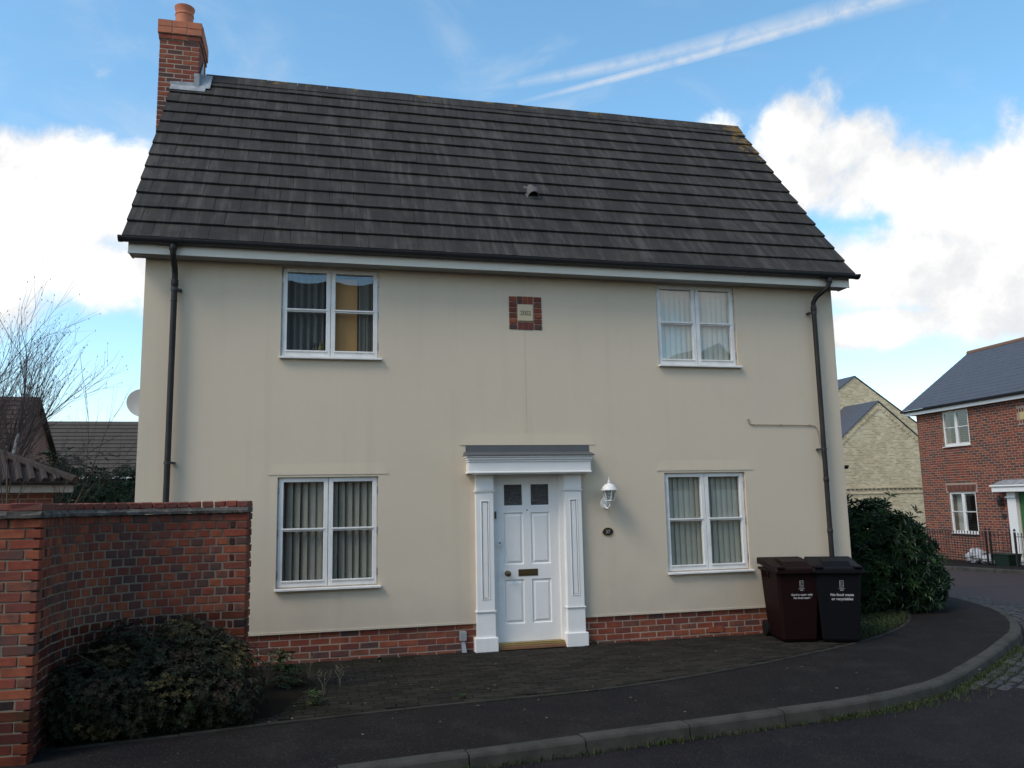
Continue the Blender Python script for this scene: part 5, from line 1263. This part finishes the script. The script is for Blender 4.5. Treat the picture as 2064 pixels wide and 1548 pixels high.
q = MB(); q.v = [(-.24, -.17, 0), (.24, -.17, 0), (.24, .17, 0), (-.24, .17, 0), (-.30, -.21, .34), (.30, -.21, .34), (.30, .21, .34), (-.30, .21, .34)]; q.f = [(3, 2, 1, 0), (0, 1, 5, 4), (1, 2, 6, 5), (2, 3, 7, 6), (3, 0, 4, 7)]; q.mi = [0] * 5; q.build('body', M_boxgreen, gb)
q = MB(); q.box(-.32, .32, -.23, .23, .335, .37, 0, .01); q.build('lid', M_boxgreen, gb)

# ------------------------------------------------------------------ background buildings
def gable_house(name, label, loc, rz, wd, ln, eave, ridge, wall_m, roof_m, over=.15, front_gable=True, cat='house', verge_m=None, thick=.10):
    """local frame: x across, y back along the ridge; gable wall at y=0"""
    root = thing(name, label, cat, loc, rz); h = wd / 2
    q = MB(); q.box(-h, h, 0, ln, -1.5, eave)
    q.poly([(-h, 0, eave), (h, 0, eave), (0, 0, ridge)]); q.poly([(h, ln, eave), (-h, ln, eave), (0, ln, ridge)]); q.build('wall', wall_m, root)
    sl = (ridge - eave) / h; q = MB(); e = over + .12; zl_ = eave - sl * e
    for s_ in (-1, 1):
        A = [(0, -over, ridge + .07), (s_ * (h + e), -over, zl_ + .07), (s_ * (h + e), ln + over, zl_ + .07), (0, ln + over, ridge + .07)]
        q.poly(A[::-1] if s_ > 0 else A); Bm = [(p[0], p[1], p[2] - thick) for p in A]; q.poly(Bm if s_ > 0 else Bm[::-1])
        for i in range(4): q.quad(A[i], A[(i + 1) % 4], Bm[(i + 1) % 4], Bm[i])
    rf = q.build('roof', roof_m, root); return root, rf, sl
yb, yrf, sl = gable_house('yellow_brick_house', 'yellow stock brick house, the nearer and lower of the two gables', (25.5, 22.7, -.4), 0, 4.2, 9, 4.72, 6.42, M_yellow, M_slate, .04, thick=.05)
# corbelled verge bricks and dentil band
for s_ in (-1, 1):
    for k in range(14):
        t_ = (k + .5) / 14; x = s_ * 2.1 * (1 - t_); z = 4.72 + 1.7 * t_ - .30
        q = MB(); q.box(x - .055, x + .055, -.03, .01, z - .0, z + .16); q.build('corbel_brick', M_yellow, yb)
for k in range(18):
    x = -2.05 + .225 * k + .11; q = MB(); q.box(x - .055, x + .055, -.025, .01, 2.36, 2.425); q.build('dentil', mat('recess_shade_brick', (.16, .12, .075), .9), yb)  # darker colour painted on to stand in for the band's shaded recesses
q = MB(); q.box(-2.1, 2.1, -.035, .01, 2.43, 2.50); q.box(-2.1, 2.1, -.03, .01, 2.19, 2.24); q.build('string_course', M_yellow, yb)
gable_house('yellow_brick_house', 'yellow stock brick house, the taller gable behind', (26.22, 25.2, -.4), 0, 8.6, 9, 5.04, 7.99, M_yellow, M_slate, .04, thick=.05)
# left background
g1, rf1, _ = gable_house('brown_roof_house', 'brown tiled house with a rooflight beyond the birch', (-10.95, 26.2, -.3), R(90), 6.4, 16, 3.95, 6.5, M_redfar, M_brownroof, .2)
# ridge of this house runs along local y, turned to run left
q = MB(); sl1 = 2.55 / 3.2
def onroof(xx, yy, lift): return (-xx, yy, 6.5 - xx * sl1 + .07 + lift)
q.quad(onroof(1.15, 2.25, .05), onroof(1.15, 1.55, .05), onroof(1.95, 1.55, .05), onroof(1.95, 2.25, .05)); q.build('rooflight', mat('rooflight_glass', (.35, .40, .45), .08, .05, 4), rf1)
q = MB(); q.box(-3.55, -3.45, -.2, 16.2, 3.62, 3.74); q.build('fascia', M_white, g1)
g2, rf2, _ = gable_house('long_roof_house', 'long low house with pale weathered tiled roof beside the gable end', (-2.0, 37.2, -.3), R(90), 6.6, 22, 3.9, 6.6, M_redfar, M_greyroof, .2)
for rf_, hh, half, ee, z_r, ln_, mats_ in ((rf2, 2.7, 3.3, 3.9, 6.6, 22, M_greyroof), (rf1, 2.55, 3.2, 3.95, 6.5, 16, M_brownroof)):
    ang = math.atan2(hh, half); slen = math.hypot(hh, half) + .2
    for k in range(13):
        s_ = slen * (k + .5) / 13; x = -s_ * math.cos(ang); z = z_r + .07 - s_ * math.sin(ang)
        q = MB(); M_ = Matrix.Translation((x, ln_ / 2, z + .03)) @ Matrix.Rotation(-ang + .11, 4, 'Y'); q.box(-slen / 26 - .02, slen / 26 + .01, -ln_ / 2 - .15, ln_ / 2 + .15, -.012, .022, 0, 0, M_); q.build('tile_course', mats_, rf_)
q = MB(); q.box(-3.72, -3.62, -.2, 22.2, 3.55, 3.64); q.build('fascia', M_white, g2)
M_pantile = mat('dark_pantile', (.028, .019, .015), .9, .3, 5, .3, 60); M_weath = mat('weathered_fascia', (.34, .33, .31), .7, .15, 6)
# garage with pantiled hipped roof behind the garden wall
ga = thing('garage', 'low garage with ribbed brown tiled roof and white fascia behind the garden wall', 'garage', (-6.0, 5.8, .08), R(22))
q = MB(); q.box(-3.2, 1.35, -1.9, 1.9, 0, 2.0); q.build('wall', M_redfar, ga)
q = MB(); ap = (-.35, 0, 3.05); bp_ = (-3, 0, 3.05); ew, es = 1.62, 2.15; ez = 2.12
q.poly([(ew, -es, ez), ap, bp_, (-3.5, -es, ez)][::-1]); q.poly([(ew, -es, ez), (ew, es, ez), ap]); q.poly([(ew, es, ez), (-3.5, es, ez), bp_, ap]); q.quad((-3.5, -es, ez), (ew, -es, ez), (ew, es, ez), (-3.5, es, ez)); q.poly([(-3.5, -es, ez), bp_, (-3.5, es, ez)]); gr = q.build('roof', M_pantile, ga)
up_ = Vector((0, es, 3.05 - ez)).normalized()
for k in range(30):
    x = -3.4 + k * .17
    t_ = 1.0 if x < -.35 else max(0, (ew - x) / (ew + .35)); 
    if t_ < .05: continue
    q = MB(); q.tube([(x, -es - .03, ez + .035), (x, -es + es * t_ * .97, ez + .035 + (3.05 - ez) * t_ * .97)], .05, 6); q.build('pantile_roll', M_pantile, gr)
q = MB(); q.tube([(ew, -es, ez + .03), (ap[0], ap[1], ap[2] + .04)], .08, 8); q.build('hip_tile', M_pantile, gr)
q = MB(); q.tube([bp_, ap], .08, 8); q.build('ridge_tile', M_pantile, gr)
q = MB(); q.box(-3.5, ew - .02, -es + .05, -es + .08, 1.97, 2.10); q.box(ew - .08, ew - .05, -es + .08, es, 1.97, 2.10); q.build('fascia', M_weath, ga)
half_round(-3.5, ew, -es - .02, 2.14, .055).build('gutter', M_blackp, ga)
# houses across the road, behind the viewer: mirrored in the window panes
for nm, lb, lx_, ly_, rz_, wd_, ln_, ev_, rg_ in (('opposite_house', 'red brick house mirrored in the upper left window', -4.5, -19.5, R(-90), 8.0, 11.5, 5.8, 9.9), ('opposite_house', 'gabled red brick house mirrored in the upper right window', 17.5, -22.5, R(180), 7.5, 9, 5.2, 8.6)):
    r0_, rfx, _ = gable_house(nm, lb, (lx_, ly_, -.1), rz_, wd_, ln_, ev_, rg_, M_redfar, M_brownroof, .3); r0_['group'] = 'houses across the road'
    for k in range(3):
        for zz in (1.0, 3.6):
            q = MB()
            if rz_ == R(-90): yy = 1.6 + k * 3.4; q.box(wd_ / 2 - .05, wd_ / 2 + .03, yy, yy + 1.15, zz, zz + 1.15)
            else: xx = -2.6 + k * 2.2; q.box(xx, xx + 1.0, -.03, .05, zz, zz + 1.15)
            wn_ = q.build('window', M_upvc, r0_)
